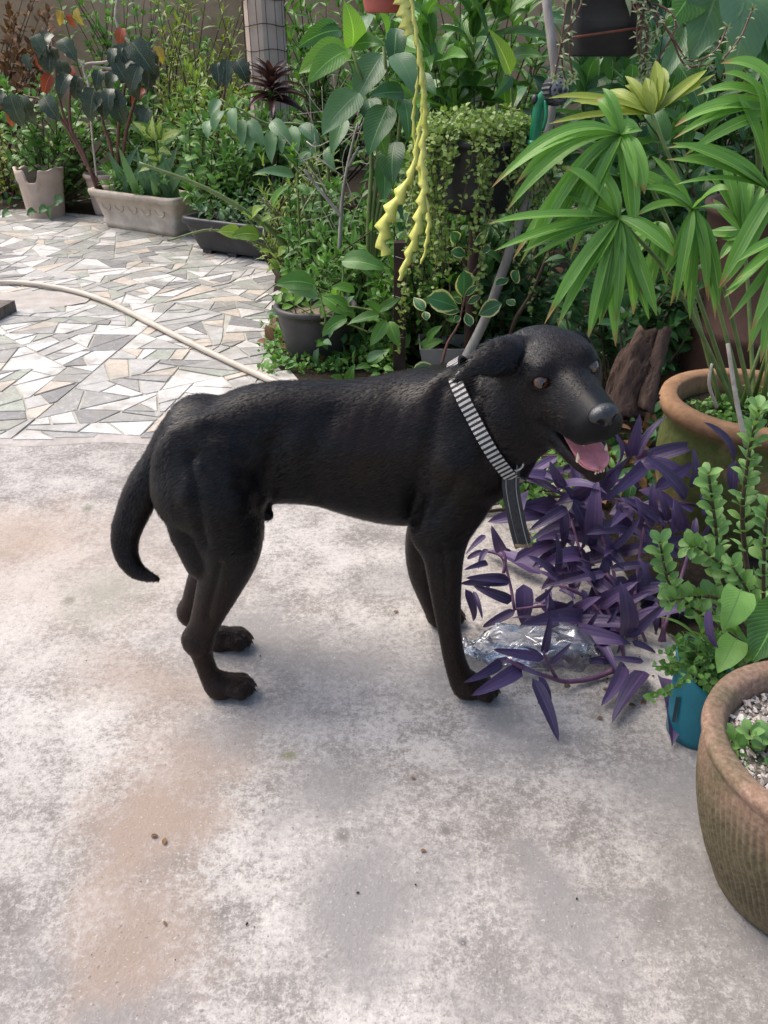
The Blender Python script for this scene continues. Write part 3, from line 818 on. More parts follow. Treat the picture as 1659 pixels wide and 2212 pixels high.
claw = plain('claw', (.012, .010, .009), .35, .5)
for (a, b) in PAWS:
    for q in (-1.45, -.5, .5, 1.45):
        t = b + np.array([(.004 if abs(q) > 1 else .014), q * .0125, .004])
        V_, F_ = tube([t, t + np.array([.004, 0, -.003]), t + np.array([.007, 0, -.009])], [.0028, .0022, .0006], 6)[:2]
        part('claw', (V_, F_), claw, dog)
# collar: band laid round the neck, loose strap end hanging from it
cc0, cc1 = P(1003, 822, 1.215), P(1107, 1003, 1.175)
ctr = Vector(P(1056, 908, 1.245)); axis = (Vector(Hd(-.09, 0, -.015)) - Vector(P(985, 935, YM))).normalized()
ln_ = (Vector(cc0) - Vector(cc1)).normalized(); nv0 = (CAM - ctr).normalized(); ax0 = ln_.cross(nv0).normalized(); ax0 *= 1 if ax0.dot(axis) > 0 else -1
axis = ln_.cross((nv0 - ax0 * .20).normalized()).normalized(); axis *= 1 if axis.dot(ax0) > 0 else -1
e1 = (ln_ - axis * ln_.dot(axis)).normalized(); e2 = axis.cross(e1)
CV, CF, CM = [], [], []
NS = 160
rad = []
for i in range(NS):
    a = 2 * math.pi * i / NS; d = e1 * math.cos(a) + e2 * math.sin(a)
    hits = []
    for q in (-.010, 0, .010):
        h = bv.ray_cast(ctr + axis * q + d * .30, -d)
        hits.append((h[0] - ctr).dot(d) if h[0] is not None else .08)
    rad.append(min(max(hits), .103))
for _ in range(8): rad = [(rad[i - 1] + 2 * rad[i] + rad[(i + 1) % NS]) / 4 for i in range(NS)]
for i in range(NS):
    a = 2 * math.pi * i / NS; d = e1 * math.cos(a) + e2 * math.sin(a)
    for q, ex in ((-.0105, .0015), (-.0098, .0058), (.0098, .0058), (.0105, .0015)): CV.append(ctr + axis * q + d * (rad[i] + ex + .0015))
for i in range(NS):
    for j in range(3):
        a, b = i * 4 + j, ((i + 1) % NS) * 4 + j; CF.append((a, b, b + 1, a + 1)); CM.append(1 if (i % 2 == 0 and j == 1) else 0)
me = mesh('collar', CV, CF, False, None, CM)
me.materials.append(simple('black_webbing', (.008, .008, .009), (.02, .02, .022), 300, .7, .4, 500)); me.materials.append(simple('pale_stripe', (.33, .32, .30), (.50, .48, .45), 200, .7, .4, 500))
collar = link('dog_collar', me); tag(collar, 'black and white striped collar round the dog\'s neck with hanging strap', 'collar')
s0 = Vector(P(1105, 1000, 1.165))
path = [s0 + Vector((-.004, 0, .012)), s0, Vector(P(1103, 1050, 1.155)), Vector(P(1112, 1105, 1.15)), Vector(P(1122, 1150, 1.15)), Vector(P(1130, 1178, 1.15))]
path = [Vector(p) for p in spline(path, 4)]
SV, SF = [], []
for i, p in enumerate(path):
    t = (path[min(i + 1, len(path) - 1)] - path[max(i - 1, 0)]).normalized(); w = Vector((1, .25, .1)); w = (w - t * w.dot(t)).normalized(); n_ = t.cross(w)
    for a, b in ((-1, -1), (-.62, -1), (-.62, -1.5), (-.52, -1.5), (-.52, -1), (.52, -1), (.52, -1.5), (.62, -1.5), (.62, -1), (1, -1), (1, 1), (-1, 1)):
        SV.append(p + w * a * .0135 - n_ * b * .0018)
for i in range(len(path) - 1):
    for j in range(12):
        a, b = i * 12 + j, i * 12 + (j + 1) % 12; SF.append((a, b, b + 12, a + 12))
SF += [tuple(range(12))[::-1], tuple(range((len(path) - 1) * 12, len(path) * 12))]
part('strap', (SV, SF), simple('black_strap', (.018, .018, .019), (.04, .04, .042), 200, .5, .4, 500), collar, False)
part('stitching', tube([p + Vector((-.0075, -.004, .001)) for p in path], .0007, 5), plain('pale_thread', (.25, .25, .25), .7), collar)
part('stitching', tube([p + Vector((.0075, -.006, -.0005)) for p in path], .0007, 5), bpy.data.materials['pale_thread'], collar)
part('strap_end', tube([path[-1] + Vector((-.014, -.004, .002)), path[-1] + Vector((.014, .001, -.001))], .0035, 6), simple('dull_brass', (.20, .13, .07), (.34, .24, .14), 200, .4, .2, metal=.5), collar)
ringp = [s0 + Vector((math.cos(a) * .017, -.004 + .004 * math.sin(a), math.sin(a) * .010)) for a in [k * math.pi / 8 for k in range(17)]]
part('metal_ring', tube(ringp, .0018, 6, False), plain('steel', (.45, .43, .38), .3, .5), collar)

# ================================================================== LEAF LIBRARY
L = {'lance': protos('lance_leaf', 'lance', .30, 5, bend=.7, fold=.45, wave=.02), 'purple': protos('purple_leaf', 'belt', .235, 6, bend=.95, fold=.42, rows=9),
     'ovate': protos('ovate_leaf', 'ovate', .50, 5, bend=.9, fold=.3, wave=.03), 'long': protos('long_leaf', 'ovate', .33, 5, bend=1.1, fold=.35, wave=.04, rows=10),
     'obovate': protos('obovate_leaf', 'obovate', .55, 4, bend=.5, fold=.25, rows=6), 'heart': protos('heart_leaf', 'heart', .85, 4, bend=.8, fold=.2, wave=.05),
     'wing': protos('wing_leaf', 'wing', .42, 4, bend=1.0, fold=.4, wave=.05, rows=12), 'tiny': protos('tiny_leaf', 'ovate', .85, 3, bend=.5, fold=.2, rows=3, half=1),
     'small': protos('small_leaf', 'ovate', .55, 4, bend=.6, fold=.3, rows=4, half=1), 'blade': protos('blade_leaf', 'strap', .09, 4, bend=.9, fold=.5, rows=8, half=1),
     'thin': protos('thin_leaf', 'lance', .20, 4, bend=.7, fold=.4, rows=4, half=1)}
M['purple'] = leafmat('purple_leaf', (.022, .017, .046), (.080, .048, .130), rib=(.13, .065, .17), rough=.48, transl=.10, veins=3, stripes=5, spec=.45, back=(.10, .036, .125))
M['mid'] = leafmat('mid_green', (0.0385, 0.113, 0.0262), (0.1176, 0.2565, 0.0437), rough=.36, blot=(.16, .13, .05))
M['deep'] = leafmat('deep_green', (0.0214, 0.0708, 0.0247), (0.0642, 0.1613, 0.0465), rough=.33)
M['bluegreen'] = leafmat('blue_green', (0.0513, 0.1248, 0.0569), (0.1375, 0.2588, 0.1152), rough=.36, rib=(.16, .24, .14))
M['bright'] = leafmat('bright_green', (.07, .19, .025), (.16, .30, .05), rough=.38, transl=.32)
M['lime'] = leafmat('lime_green', (.10, .20, .03), (.25, .34, .07), rough=.42, transl=.3)
M['olive'] = leafmat('olive_green', (0.0814, 0.1384, 0.0227), (0.228, 0.2768, 0.051), rough=.45, transl=.3)
M['dry'] = leafmat('dry_brown', (.07, .035, .018), (.20, .11, .055), rough=.7, transl=.15, spec=.2)
M['begonia'] = leafmat('begonia_leaf', (0.0132, 0.023, 0.0112), (0.0396, 0.0598, 0.0294), rough=.30, dots=(.42, .46, .42), back=(.20, .025, .018), transl=.12)
M['red'] = leafmat('red_leaf', (.14, .018, .010), (.30, .07, .022), rough=.4, transl=.3)
M['autumn'] = leafmat('autumn_leaf', (.22, .10, .02), (.36, .27, .05), rough=.45, transl=.35)
M['vari'] = leafmat('cream_edged', (.030, .10, .040), (.055, .16, .06), edge=(.55, .54, .24), rough=.33)
M['dieff'] = leafmat('pale_centred', (.05, .14, .03), (.10, .20, .04), patch=(.50, .56, .18), rough=.38, transl=.3)
M['palm'] = leafmat('palm_blade', (.085, .220, .038), (.185, .375, .080), rib=(.32, .46, .12), rough=.34, transl=.36, tip=(.30, .20, .08), veins=0, stripes=6, ribw=.05)
M['palm_y'] = leafmat('palm_blade_yellowed', (.20, .25, .03), (.27, .33, .05), rib=(.38, .42, .10), rough=.4, transl=.3, veins=0, stripes=6, blot=(.25, .12, .03))
M['cordy'] = leafmat('burgundy_leaf', (.020, .012, .014), (.075, .030, .032), rough=.3, rib=(.12, .05, .05))
M['weed'] = leafmat('weed_green', (0.0645, 0.1693, 0.0406), (0.1829, 0.3584, 0.0746), rough=.4, rib=(.1, .2, .07))
M['jenny'] = leafmat('creeper_green', (0.1003, 0.1888, 0.0354), (0.2832, 0.3776, 0.1003), rough=.42, rib=(.3, .36, .12))
M['shrubleaf'] = leafmat('small_shrub_green', (0.0858, 0.2025, 0.06), (0.2106, 0.3675, 0.102), rough=.36, rib=(.2, .3, .12))
M['cactus'] = simple('yellow_cactus', (.40, .42, .06), (.68, .66, .18), 14, .42, .2, 60)
M['gstem'] = simple('green_stem', (.07, .12, .03), (.16, .21, .06), 30, .5, .2)
M['bstem'] = simple('brown_stem', (.045, .028, .018), (.12, .08, .05), 40, .8, .4)
M['rstem'] = simple('reddish_stem', (.07, .03, .025), (.17, .08, .06), 40, .6, .2)
M['pstem'] = simple('purple_stem', (.09, .035, .08), (.17, .075, .14), 40, .5, .2)
M['twig'] = simple('pale_twig', (.30, .25, .20), (.52, .46, .40), 40, .8, .4)
M['bark'] = simple('grey_bark', (.17, .15, .13), (.38, .355, .33), 18, .85, .5, 60, stretch=(1, 1, .25))
M['terra'] = simple('terracotta', (.30, .13, .065), (.42, .20, .105), 14, .75, .3, 120)
M['blackpl'] = simple('black_plastic', (.014, .014, .016), (.030, .030, .033), 12, .42, .1, 90)
M['greypl'] = simple('charcoal_plastic', (.030, .028, .028), (.060, .056, .054), 8, .5, .15, 90)

def leaf(key, mat, parent, base, tip, nrm=None, wide=1.0, i=None):
    base, tip = Vector(base), Vector(tip); d = tip - base
    if nrm is None: nrm = Vector((0, -.55, .85)) + rvec(.25)
    pr = L[key][rng.randrange(len(L[key])) if i is None else i]
    return link('leaf', pr[0], mat, parent, frame(base, d, nrm, d.length, wide))
def stem(parent, pts, r0, r1, mat, n=4, seg=6, name='stem'):
    pts = spline([list(p) for p in pts], n) if len(pts) > 2 else [np.array(p) for p in pts]
    k = len(pts)
    return part(name, tube(pts, [r0 + (r1 - r0) * i / (k - 1) for i in range(k)], seg), mat, parent)
def sprout(root, base, target, key, mat, size, nodes, stem_r=.004, smat=None, start=.3, spread=.75, opposite=True, fol=None, droop=.2, bow=.06, wide=1.0, tipleaf=True, petiole=.0):
    """one stem from base to target with leaves at its nodes"""
    base, target = Vector(base), Vector(target); v = target - base; Ln = v.length
    mid = base + v * .5 + Vector((rng.gauss(0, bow), rng.gauss(0, bow), Ln * .10 * rng.random()))
    pts = [Vector(p) for p in spline([base, mid, target], 8)]
    if stem_r: part('stem', tube(pts, [stem_r * (1 - .65 * i / 16) for i in range(17)], 5), smat or M['gstem'], root)
    ph = rng.random() * 6.28
    for k in range(nodes):
        t = start + (1 - start) * (k + .5) / nodes
        f = t * 16; i = min(int(f), 15); p = pts[i].lerp(pts[i + 1], f - i); ax = (pts[i + 1] - pts[i]).normalized()
        for s in ((0, 1) if opposite else (0,)):
            a = ph + k * (1.57 if opposite else 2.4) + s * math.pi + rng.gauss(0, .25)
            o = ax.orthogonal().normalized(); b = ax.cross(o)
            out = o * math.cos(a) + b * math.sin(a)
            d = (out * spread + ax * (1 - spread * .6) + Vector((0, 0, -droop))).normalized()
            ln = size * rng.uniform(.65, 1.15) * (1 - .25 * abs(t - .6))
            nrm = Vector((0, -.35, 1.0)) + ax * .3 + rvec(.22)
            q = p + out * petiole
            if fol is not None: fol.add(L[key][rng.randrange(len(L[key]))], frame(q, d, nrm, ln, wide))
            else: leaf(key, mat, root, q, q + d * ln, nrm, wide)
    if tipleaf:
        ln = size * .7
        for a in (0, 2.1, 4.2):
            d = (v.normalized() + Vector((math.cos(a + ph), math.sin(a + ph), .1)) * .6).normalized()
            if fol is not None: fol.add(L[key][0], frame(target, d, Vector((0, -.4, 1)), ln, wide))
            else: leaf(key, mat, root, target, target + d * ln, Vector((0, -.4, 1)), wide)
def shrub(name, label, cat, base, targets, key, mat, size, nodes, joined=False, group=None, **kw):
    root = empty(name, base, label, cat, group)
    fol = Foliage() if joined else None
    for t in targets: sprout(root, Vector(base) + Vector((rng.gauss(0, .03), rng.gauss(0, .03), 0)), t, key, mat, size * rng.uniform(.85, 1.15), nodes, fol=fol, **kw)
    if fol: fol.build('foliage', mat, root)
    return root
def targets(x0, x1, y0, y1, Y0, Y1, n):
    return [at(rng.uniform(x0, x1), rng.uniform(y0, y1), rng.uniform(Y0, Y1)) for _ in range(n)]
def ground(x, Y): p = at(x, 600, Y); return Vector((p.x, Y, .01))
# a filled pot: hollow turned shell
def pot_shell(r_top, r_bot, h, lip, wall, c, belly=0.0, lip_h=.03, seg=56, wob=.006):
    pr = [(0.001, .002), (r_bot * .97, .0), (r_bot, .004)]
    for i in range(1, 9):
        t = i / 8; pr.append((r_bot + (r_top - r_bot) * t + belly * math.sin(t * math.pi), h * t * (1 - lip_h / h)))
    pr += [(r_top + lip, h - lip_h + .002), (r_top + lip + .004, h - lip_h * .5), (r_top + lip, h - .003), (r_top + lip * .5, h), (r_top - wall + .003, h - .002), (r_top - wall, h - .008), (r_top - wall - .006, h - .05), (r_top - wall - .012, h - .09), (.001, h - .09)]
    return lathe(pr, seg, c, wob)
def disc(c, r, n=24, rings=6, bump=.006, seed=0):
    V, Fc = [(c[0], c[1], c[2] + bump)], []
    for i in range(1, rings + 1):
        for k in range(n):
            a = 6.2832 * k / n; q = r * i / rings
            V.append((c[0] + q * math.cos(a), c[1] + q * math.sin(a), c[2] + bump * noise.noise(Vector((q * 40 * math.cos(a), q * 40 * math.sin(a), seed)))))
    for k in range(n): Fc.append((0, 1 + k, 1 + (k + 1) % n))
    for i in range(rings - 1):
        for k in range(n):
            a, b = 1 + i * n + k, 1 + i * n + (k + 1) % n; Fc.append((a, a + n, b + n, b))
    return V, Fc

# ================================================================== FOREGROUND: PURPLE PLANT
def Yp(y): return float(np.interp(y, [860, 980, 1100, 1300, 1450, 1600, 1700], [1.66, 1.60, 1.53, 1.40, 1.27, 1.10, 1.02]))
z7 = lambda x, y: (940.2 + .4334 * x, 995.5 + .4334 * y)
z2 = lambda x, y: (1272 + .2501 * x, 664 + .2501 * y)
def purple(root, items, conv, dY=0.0):
    for it in items:
        (bx, by), (tx, ty) = conv(*it[:2]), conv(*it[2:4]); wide = it[4] if len(it) > 4 else 1.0
        Yb = Yp(by) + dY; Yt = Yb - rng.uniform(-.02, .05) * (1 if ty > by else -.6)
        b, t = at(bx, by, Yb), at(tx, ty, Yt)
        if b.z < .014: b = gr(bx, by, .014)
        if t.z < .010: t = gr(tx, ty, .010)
        leaf('purple', M['purple'], root, b, t, Vector((rng.gauss(0, .35), -.75, .7)), wide)
pc = empty('purple_plant', gr(1300, 1240), 'purple leaved sprawling plant massed between the dog and the mossy pot', 'plant')
purple(pc, [(850, 560, 635, 610), (620, 600, 480, 540), (600, 560, 590, 335, 1.15), (600, 570, 455, 470), (770, 550, 715, 490), (770, 560, 820, 680, 1.1), (870, 540, 1090, 520, .8),
            (960, 880, 1165, 690, .8), (940, 880, 905, 960), (930, 870, 740, 862, .8), (945, 870, 920, 600, 1.25), (850, 850, 905, 740), (760, 830, 820, 735), (690, 190, 790, 470, 1.15),
            (790, 390, 810, 85, 1.15), (655, 235, 465, 350, .9), (690, 180, 590, 90), (640, 130, 570, 0, 1.2), (870, 440, 1020, 280, .8), (880, 450, 830, 310), (1140, 300, 925, 180, .9),
            (1250, 190, 1060, 0, .9), (1240, 340, 1190, 180, 1.1), (1120, 410, 1030, 310), (1160, 300, 1110, 140), (940, 1010, 825, 1225, 1.0), (1045, 1050, 880, 1310, 1.0),
            (1130, 1080, 1180, 1425, .9), (730, 640, 740, 780, 1.2), (620, 640, 700, 690), (890, 990, 720, 1000, 1.1), (1040, 1000, 820, 980, .7), (640, 240, 640, 430), (880, 620, 820, 760), (1000, 560, 960, 700),
            (1060, 620, 1010, 480), (1100, 700, 1100, 860), (560, 640, 555, 740, 1.3), (500, 700, 590, 620, 1.2), (690, 700, 590, 760), (980, 900, 1100, 960), (1180, 640, 1210, 790, 1.2), (900, 700, 860, 560), (740, 300, 700, 470),
            (1000, 330, 990, 180, 1.1), (1060, 230, 1150, 330), (940, 330, 900, 190, 1.1), (800, 600, 700, 520), (1280, 420, 1300, 280, 1.2), (1330, 380, 1380, 250)], z7)
purple(pc, [(420, 1290, 680, 940, .9), (360, 1290, 440, 920, 1.1), (830, 1660, 470, 1290, .9), (880, 1560, 890, 1210, 1.05), (1240, 1350, 990, 990, .9), (1270, 1330, 1260, 1640, 1.3), (330, 1290, 230, 1130),
            (190, 1530, 370, 1480, .8), (230, 1370, 200, 1060, .6), (150, 1560, 300, 1340), (550, 1900, 270, 1640, .9), (740, 1950, 740, 1640, 1.3), (580, 1800, 560, 1500), (430, 1560, 300, 1420), (900, 1760, 760, 1690, 1.2), (1000, 1800, 960, 1600, 1.2), (1060, 1700, 1030, 1560)], z2)
for i in range(95):                                   # the thick of the clump
    x, y = rng.gauss(1275, 100), rng.uniform(985, 1400)
    if x < 1090 or x > 1450 or (x < 1180 and y > 1330): continue
    Y0 = Yp(y) + rng.uniform(.02, .14); b = at(x, y, Y0); b.z = max(.015, b.z)
    d = Vector((rng.gauss(0, 1), rng.gauss(-.45, .7), rng.uniform(-.7, .75))).normalized()
    t = b + d * rng.uniform(.10, .175); t.z = max(t.z, .012)
    leaf('purple', M['purple'], pc, b, t, None, rng.uniform(.8, 1.2))
for pts in ([(930, 880), (760, 560), (680, 300)], [(960, 880), (880, 520), (800, 300)], [(1140, 900), (1130, 600), (1140, 300)], [(1050, 1050), (950, 1000), (930, 870)], [(620, 620), (760, 690), (940, 900)], [(1120, 900), (1250, 500), (1290, 300)],
            [(1000, 900), (1000, 600), (1060, 230)], [(850, 560), (960, 700), (1050, 900)]):
    stem(pc, [at(*z7(x, y), Yp(z7(x, y)[1]) + .02) for x, y in pts], .0045, .0030, M['pstem'])
cr = empty('creeping_purple_stem', gr(1330, 1465), 'purple trailing stem lying across the concrete, leaves over the front paw', 'plant')
purple(cr, [(430, 1035, 180, 1170, 1.0), (330, 1000, 140, 1105, .9), (545, 985, 285, 940, .8), (540, 965, 575, 750, .9), (575, 1010, 680, 905, .7), (390, 1005, 540, 1075, .8), (515, 1075, 575, 1215, 1.1), (485, 1085, 615, 1400, 1.0),
            (370, 985, 290, 995, .9), (520, 960, 440, 925, .9)], z7, -.10)
stem(cr, [at(*z7(900, 1040), 1.26), at(*z7(780, 1085), 1.24), at(*z7(650, 1100), 1.22), at(*z7(560, 1075), 1.19), at(*z7(440, 1035), 1.17), at(*z7(360, 990), 1.16)], .0050, .0035, M['pstem'])
stem(cr, [at(*z7(610, 1090), 1.21), at(*z7(560, 1010), 1.19), at(*z7(540, 950), 1.185)], .0035, .0025, M['pstem'])
spg = empty('purple_sprig', gr(1120, 1330), 'small dark purple sprig standing on concrete beside the dog\'s front leg', 'plant')
purple(spg, [(330, 450, 280, 320, 1.2), (340, 440, 378, 450), (240, 450, 160, 490, 1.1), (250, 370, 150, 470), (260, 510, 140, 545, .9), (275, 560, 270, 655, 1.2), (375, 600, 125, 612, .8), (360, 590, 150, 585, .8), (380, 700, 190, 625, 1.0), (400, 745, 235, 830, .9), (440, 615, 440, 822, 1.6), (150, 640, 190, 800, .9), (190, 650, 235, 790, .8), (260, 440, 215, 540)], z7)
for pts in ([(395, 740), (370, 600), (330, 480), (250, 450)], [(340, 560), (350, 480), (320, 430)], [(560, 720), (480, 730), (395, 740)]):
    stem(spg, [at(*z7(x, y), Yp(z7(x, y)[1]) + .005) for x, y in pts], .0035, .0022, M['pstem'])

# ================================================================== CLEAR BAG
bagc = gr(1135, 1400, .025)
nu, nv_ = 64, 30; BV, BF = [], []
def bagpt(u, v):
    a = u * 6.2832; x = math.cos(a); y = math.sin(a)
    lx = .135 * (abs(x) ** .8) * (1 if x > 0 else -1); ly = .048 * (abs(y) ** .8) * (1 if y > 0 else -1)
    r = math.sin(v * math.pi) ** .55; p = Vector((lx * r, ly * r * (1 + .3 * lx / .12), -math.cos(v * math.pi) * (.022 + .020 * (lx * r + .1) / .2)))
    q = p * 26
    p += Vector((noise.noise(q), noise.noise(q + Vector((9, 2, 5))), noise.noise(q + Vector((3, 8, 1))))) * .016
    q = p * 75
    rd = abs(noise.noise(q + Vector((4, 4, 4)))) - .25
    p += Vector((rd * .3, rd * .4, rd)) * .018
    p.z = max(p.z, -.023); return p
for j in range(nv_ + 1):
    for i in range(nu): BV.append(bagc + bagpt(i / nu, j / nv_))
for j in range(nv_):
    for i in range(nu):
        a, b = j * nu + i, j * nu + (i + 1) % nu; BF.append((a, b, b + nu, a + nu))
s = NT('clear_film')
gl = s.n('BsdfGlossy', i_Roughness=.10); gl.inputs[0].default_value = (.95, .97, 1, 1)
df = s.n('BsdfDiffuse'); df.inputs[0].default_value = (.75, .76, .80, 1)
tp = s.n('BsdfTransparent'); tp.inputs[0].default_value = (.96, .965, .97, 1)
fr = s.n('Fresnel', i_IOR=1.55)
m1 = s.n('MixShader', i_Fac=.10); s.l(tp.outputs[0], m1.inputs[1]).l(df.outputs[0], m1.inputs[2])
m2 = s.n('MixShader'); s.l(s.math('MULTIPLY', fr.outputs[0], 2.2, clamp=True), m2.inputs[0]).l(m1.outputs[0], m2.inputs[1]).l(gl.outputs[0], m2.inputs[2]); s.l(m2.outputs[0], s.out.inputs[0])
bag = link('plastic_bag', mesh('plastic_bag', BV, BF), s.m); tag(bag, 'crumpled clear plastic bag lying on the concrete among purple leaves', 'bag')

# ================================================================== RIGHT HAND POTS
# mossy terracotta pot with the fan palm
pp = at(1632, 862, 1.80); PZ = pp.z
s = NT('mossy_terracotta'); v = s.coord('Object'); f = s.noise(v, 7, 6, .65, .4); g = s.noise(v, 40, 5, .7)
zz = s.n('SeparateXYZ'); s.l(v, zz.inputs[0])
c = s.ramp(g, [(.3, (.26, .135, .075)), (.7, (.38, .215, .125))])
mossf = s.math('MULTIPLY', s.ramp(f, [(.32, 0.0), (.46, 1.0)]), s.ramp(zz.outputs[2], [(PZ - .05, 1.0), (PZ - .025, 0.12)]))
c = s.mix(s.math('MULTIPLY', mossf, .92), c, s.ramp(g, [(.3, (.030, .050, .012)), (.7, (.085, .115, .025))]))
s.set(Base_Color=c, Roughness=.85, Specular_IOR_Level=.25); s.bump(g, .4, .006)
mp_ = empty('terracotta_pot', (pp.x, pp.y, 0), 'mossy terracotta pot with orange rim holding the fan palm', 'pot')
part('pot_body', pot_shell(.185, .135, PZ, .018, .018, (pp.x, pp.y, .004), .03, .035, 72), s.m, mp_)
part('soil', disc((pp.x, pp.y, PZ - .045), .168), M['soil'], mp_)
gw = empty('pot_weeds', (pp.x, pp.y, PZ - .045), 'low green weeds carpeting the soil in the mossy pot', 'weeds'); gw['kind'] = 'stuff'
fo = Foliage()
for i in range(800):
    a, q = rng.uniform(0, 6.28), .163 * math.sqrt(rng.random())
    p = Vector((pp.x + q * math.cos(a), pp.y + q * math.sin(a), PZ - .043 + rng.uniform(0, .022)))
    if noise.noise(p * 11) < -.12: continue
    fo.add(L['tiny'][rng.randrange(3)], frame(p, rvec() * .8 + Vector((0, -.2, .5)), Vector((0, -.3, 1)) + rvec(.3), rng.uniform(.009, .018)))
fo.build('foliage', M['weed'], gw)
# palm: every frond a stalk with its fan of blades
palm = empty('fan_palm', (pp.x, pp.y, PZ - .04), 'bright green fan palm with drooping split fronds growing in the mossy pot', 'palm')
def blade(parent, hub, ctrl, tip, w, mat, view=None):
    n = 12; V, Fc, U = [], [], []
    pts = [hub.lerp(ctrl, t).lerp(ctrl.lerp(tip, t), t) for t in [i / n for i in range(n + 1)]]
    prevw = None
    for i, p in enumerate(pts):
        t = i / n; tg_ = (pts[min(i + 1, n)] - pts[max(i - 1, 0)]).normalized()
        nn = view - tg_ * view.dot(tg_); nn.normalize(); x = tg_.cross(nn)
        ww = w * min(1, .30 + t * 2.6) * (1 - max(0, (t - .62) / .38) ** 1.7 * .96) * .5
        for q in (-1, -.5, 0, .5, 1):
            V.append(p + x * q * ww + nn * (abs(q) * ww * .45 - (.0 if abs(q) != .5 else ww * .08))); U.append((.5 + q * .5, t))
    for i in range(n):
        for j in range(4):
            k = i * 5 + j; Fc.append((k, k + 1, k + 6, k + 5))
    return part('leaf_blade', (V, Fc, U), mat, parent)
def frond(hub, Y, tips, mat, root_off, w=.030, arch=.16, via=None, dYt=0.0):
    h = at(*hub, Y); b = Vector((pp.x + root_off[0], pp.y + root_off[1], PZ - .045))
    mid = via and at(*via) or b.lerp(h, .55) + Vector((0, .03, .05))
    st = stem(palm, [b, mid, h], .0055, .0036, M['gstem'], 8, 7, 'frond_stalk')
    for k, (tx, ty) in enumerate(tips):
        for m in range(2):                                # blades hang side by side
            jx, jy = (0, 0) if m == 0 else (rng.uniform(-22, 22), rng.uniform(-60, 10))
            dy = -.05 * (1 if ty > hub[1] else -.4) + rng.uniform(-.03, .03) + dYt
            t = at(tx + jx, ty + jy, Y + dy); v = t - h
            ctrl = h + v * .52 + Vector((0, -.02, v.length * arch * .75 * (1 + .3 * rng.random()))) + rvec(.008)
            view = (CAM - h).normalized() * .6 + Vector((0, 0, .7)) + Vector((rng.gauss(0, .25), 0, rng.gauss(0, .2))) - v.normalized() * .1
            blade(st, h, ctrl, t, w * rng.uniform(.52, .82), mat, view)
frond((1336, 470), 1.72, [(1068, 542), (1150, 560), (1176, 700), (1205, 705), (1268, 735), (1295, 700), (1330, 748), (1368, 680), (1402, 690), (1455, 548), (1300, 392), (1215, 420)], M['palm'], (-.03, -.02), .034, .14)
frond((1341, 290), 1.78, [(1062, 405), (1095, 455), (1108, 560), (1150, 545), (1195, 510), (1232, 560), (1275, 490), (1372, 500), (1392, 420), (1290, 215), (1385, 285)], M['palm'], (-.02, .03), .036, .30)
frond((1408, 247), 1.95, [(1185, 268), (1235, 218), (1300, 205), (1350, 185), (1395, 168), (1440, 175), (1545, 160), (1500, 190)], M['palm_y'], (.0, .03), .034, .12, None, .05)
frond((1496, 452), 1.74, [(1345, 395), (1398, 372), (1372, 468), (1432, 595), (1448, 660), (1490, 690), (1530, 650), (1545, 690), (1570, 455)], M['palm'], (.0, -.03), .034, .22)
frond((1668, 415), 1.66, [(1470, 345), (1455, 400), (1440, 320), (1590, 200), (1640, 210), (1690, 180), (1560, 620), (1700, 640), (1800, 500), (1780, 330)], M['palm'], (.06, -.02), .034, .22)
frond((1690, 250), 1.72, [(1480, 335), (1510, 230), (1455, 300), (1560, 160), (1640, 160), (1720, 150), (1800, 250), (1760, 420)], M['palm'], (.07, .03), .034, .30)
frond((1700, 510), 1.58, [(1570, 640), (1575, 690), (1590, 605), (1615, 760), (1660, 790), (1800, 700), (1820, 560)], M['palm'], (.08, -.05), .030, .12)
frond((1605, 500), 2.0, [(1560, 380), (1590, 370), (1620, 375), (1650, 390), (1540, 430), (1555, 560), (1530, 500), (1670, 450)], M['palm'], (.03, .06), .032, .05, None, .03)
frond((1420, 480), 1.9, [(1360, 560), (1400, 640), (1440, 620), (1470, 560), (1330, 520)], M['palm'], (-.05, .05), .030, .12)
for i in range(7):
    b = Vector((pp.x + rng.uniform(-.05, .06), pp.y + rng.uniform(-.05, .05), PZ - .05)); stem(palm, [b, b + Vector((rng.gauss(0, .02), rng.gauss(0, .02), rng.uniform(.1, .3)))], .006, .003, M['gstem'], name='frond_stalk')
tw = empty('dry_twig', at(1612, 960, 1.60), 'pale dry twig poking up beside the mossy pot', 'twig')
stem(tw, [at(1612, 965, 1.60), at(1590, 860, 1.62), at(1572, 742, 1.64)], .0055, .0038, M['twig'])
tw2 = empty('dry_twig', at(1555, 905, 1.72), 'short broken dry twig standing in the soil of the mossy pot', 'twig')
stem(tw2, [at(1548, 880, 1.72), at(1532, 830, 1.72), at(1538, 785, 1.73)], .004, .0028, M['twig'])

# driftwood stump leaning by the pot
stump = empty('driftwood_stump', gr(1380, 1000), 'split brown driftwood stump leaning against the mossy pot', 'stump')
wood = simple('weathered_wood', (.016, .009, .007), (.10, .064, .050), 22, .9, .9, 50, .2, .012, stretch=(1, 1, .18))
def log(pts, rad, seed, nm):
    V, Fc, U = tube(spline([list(p) for p in pts], 8), [r for r in np.interp(np.linspace(0, 1, 8 * (len(pts) - 1) + 1), np.linspace(0, 1, len(rad)), rad)], 44)
    c = sum((Vector(v) for v in V), Vector()) / len(V); V2 = []
    for v in V:
        q = Vector((v.x * 32, v.y * 32, v.z * 7 + seed)); V2.append(v + (v - c).normalized() * (noise.noise(q) * .016 - abs(noise.noise(Vector((v.x * 90, v.y * 90, v.z * 11 + seed)))) * .016))
    part(nm, (V2, Fc, U), wood, stump)
log([at(1352, 900, 1.66), at(1372, 800, 1.70), at(1405, 712, 1.74)], [.038, .038, .026], 1, 'trunk')
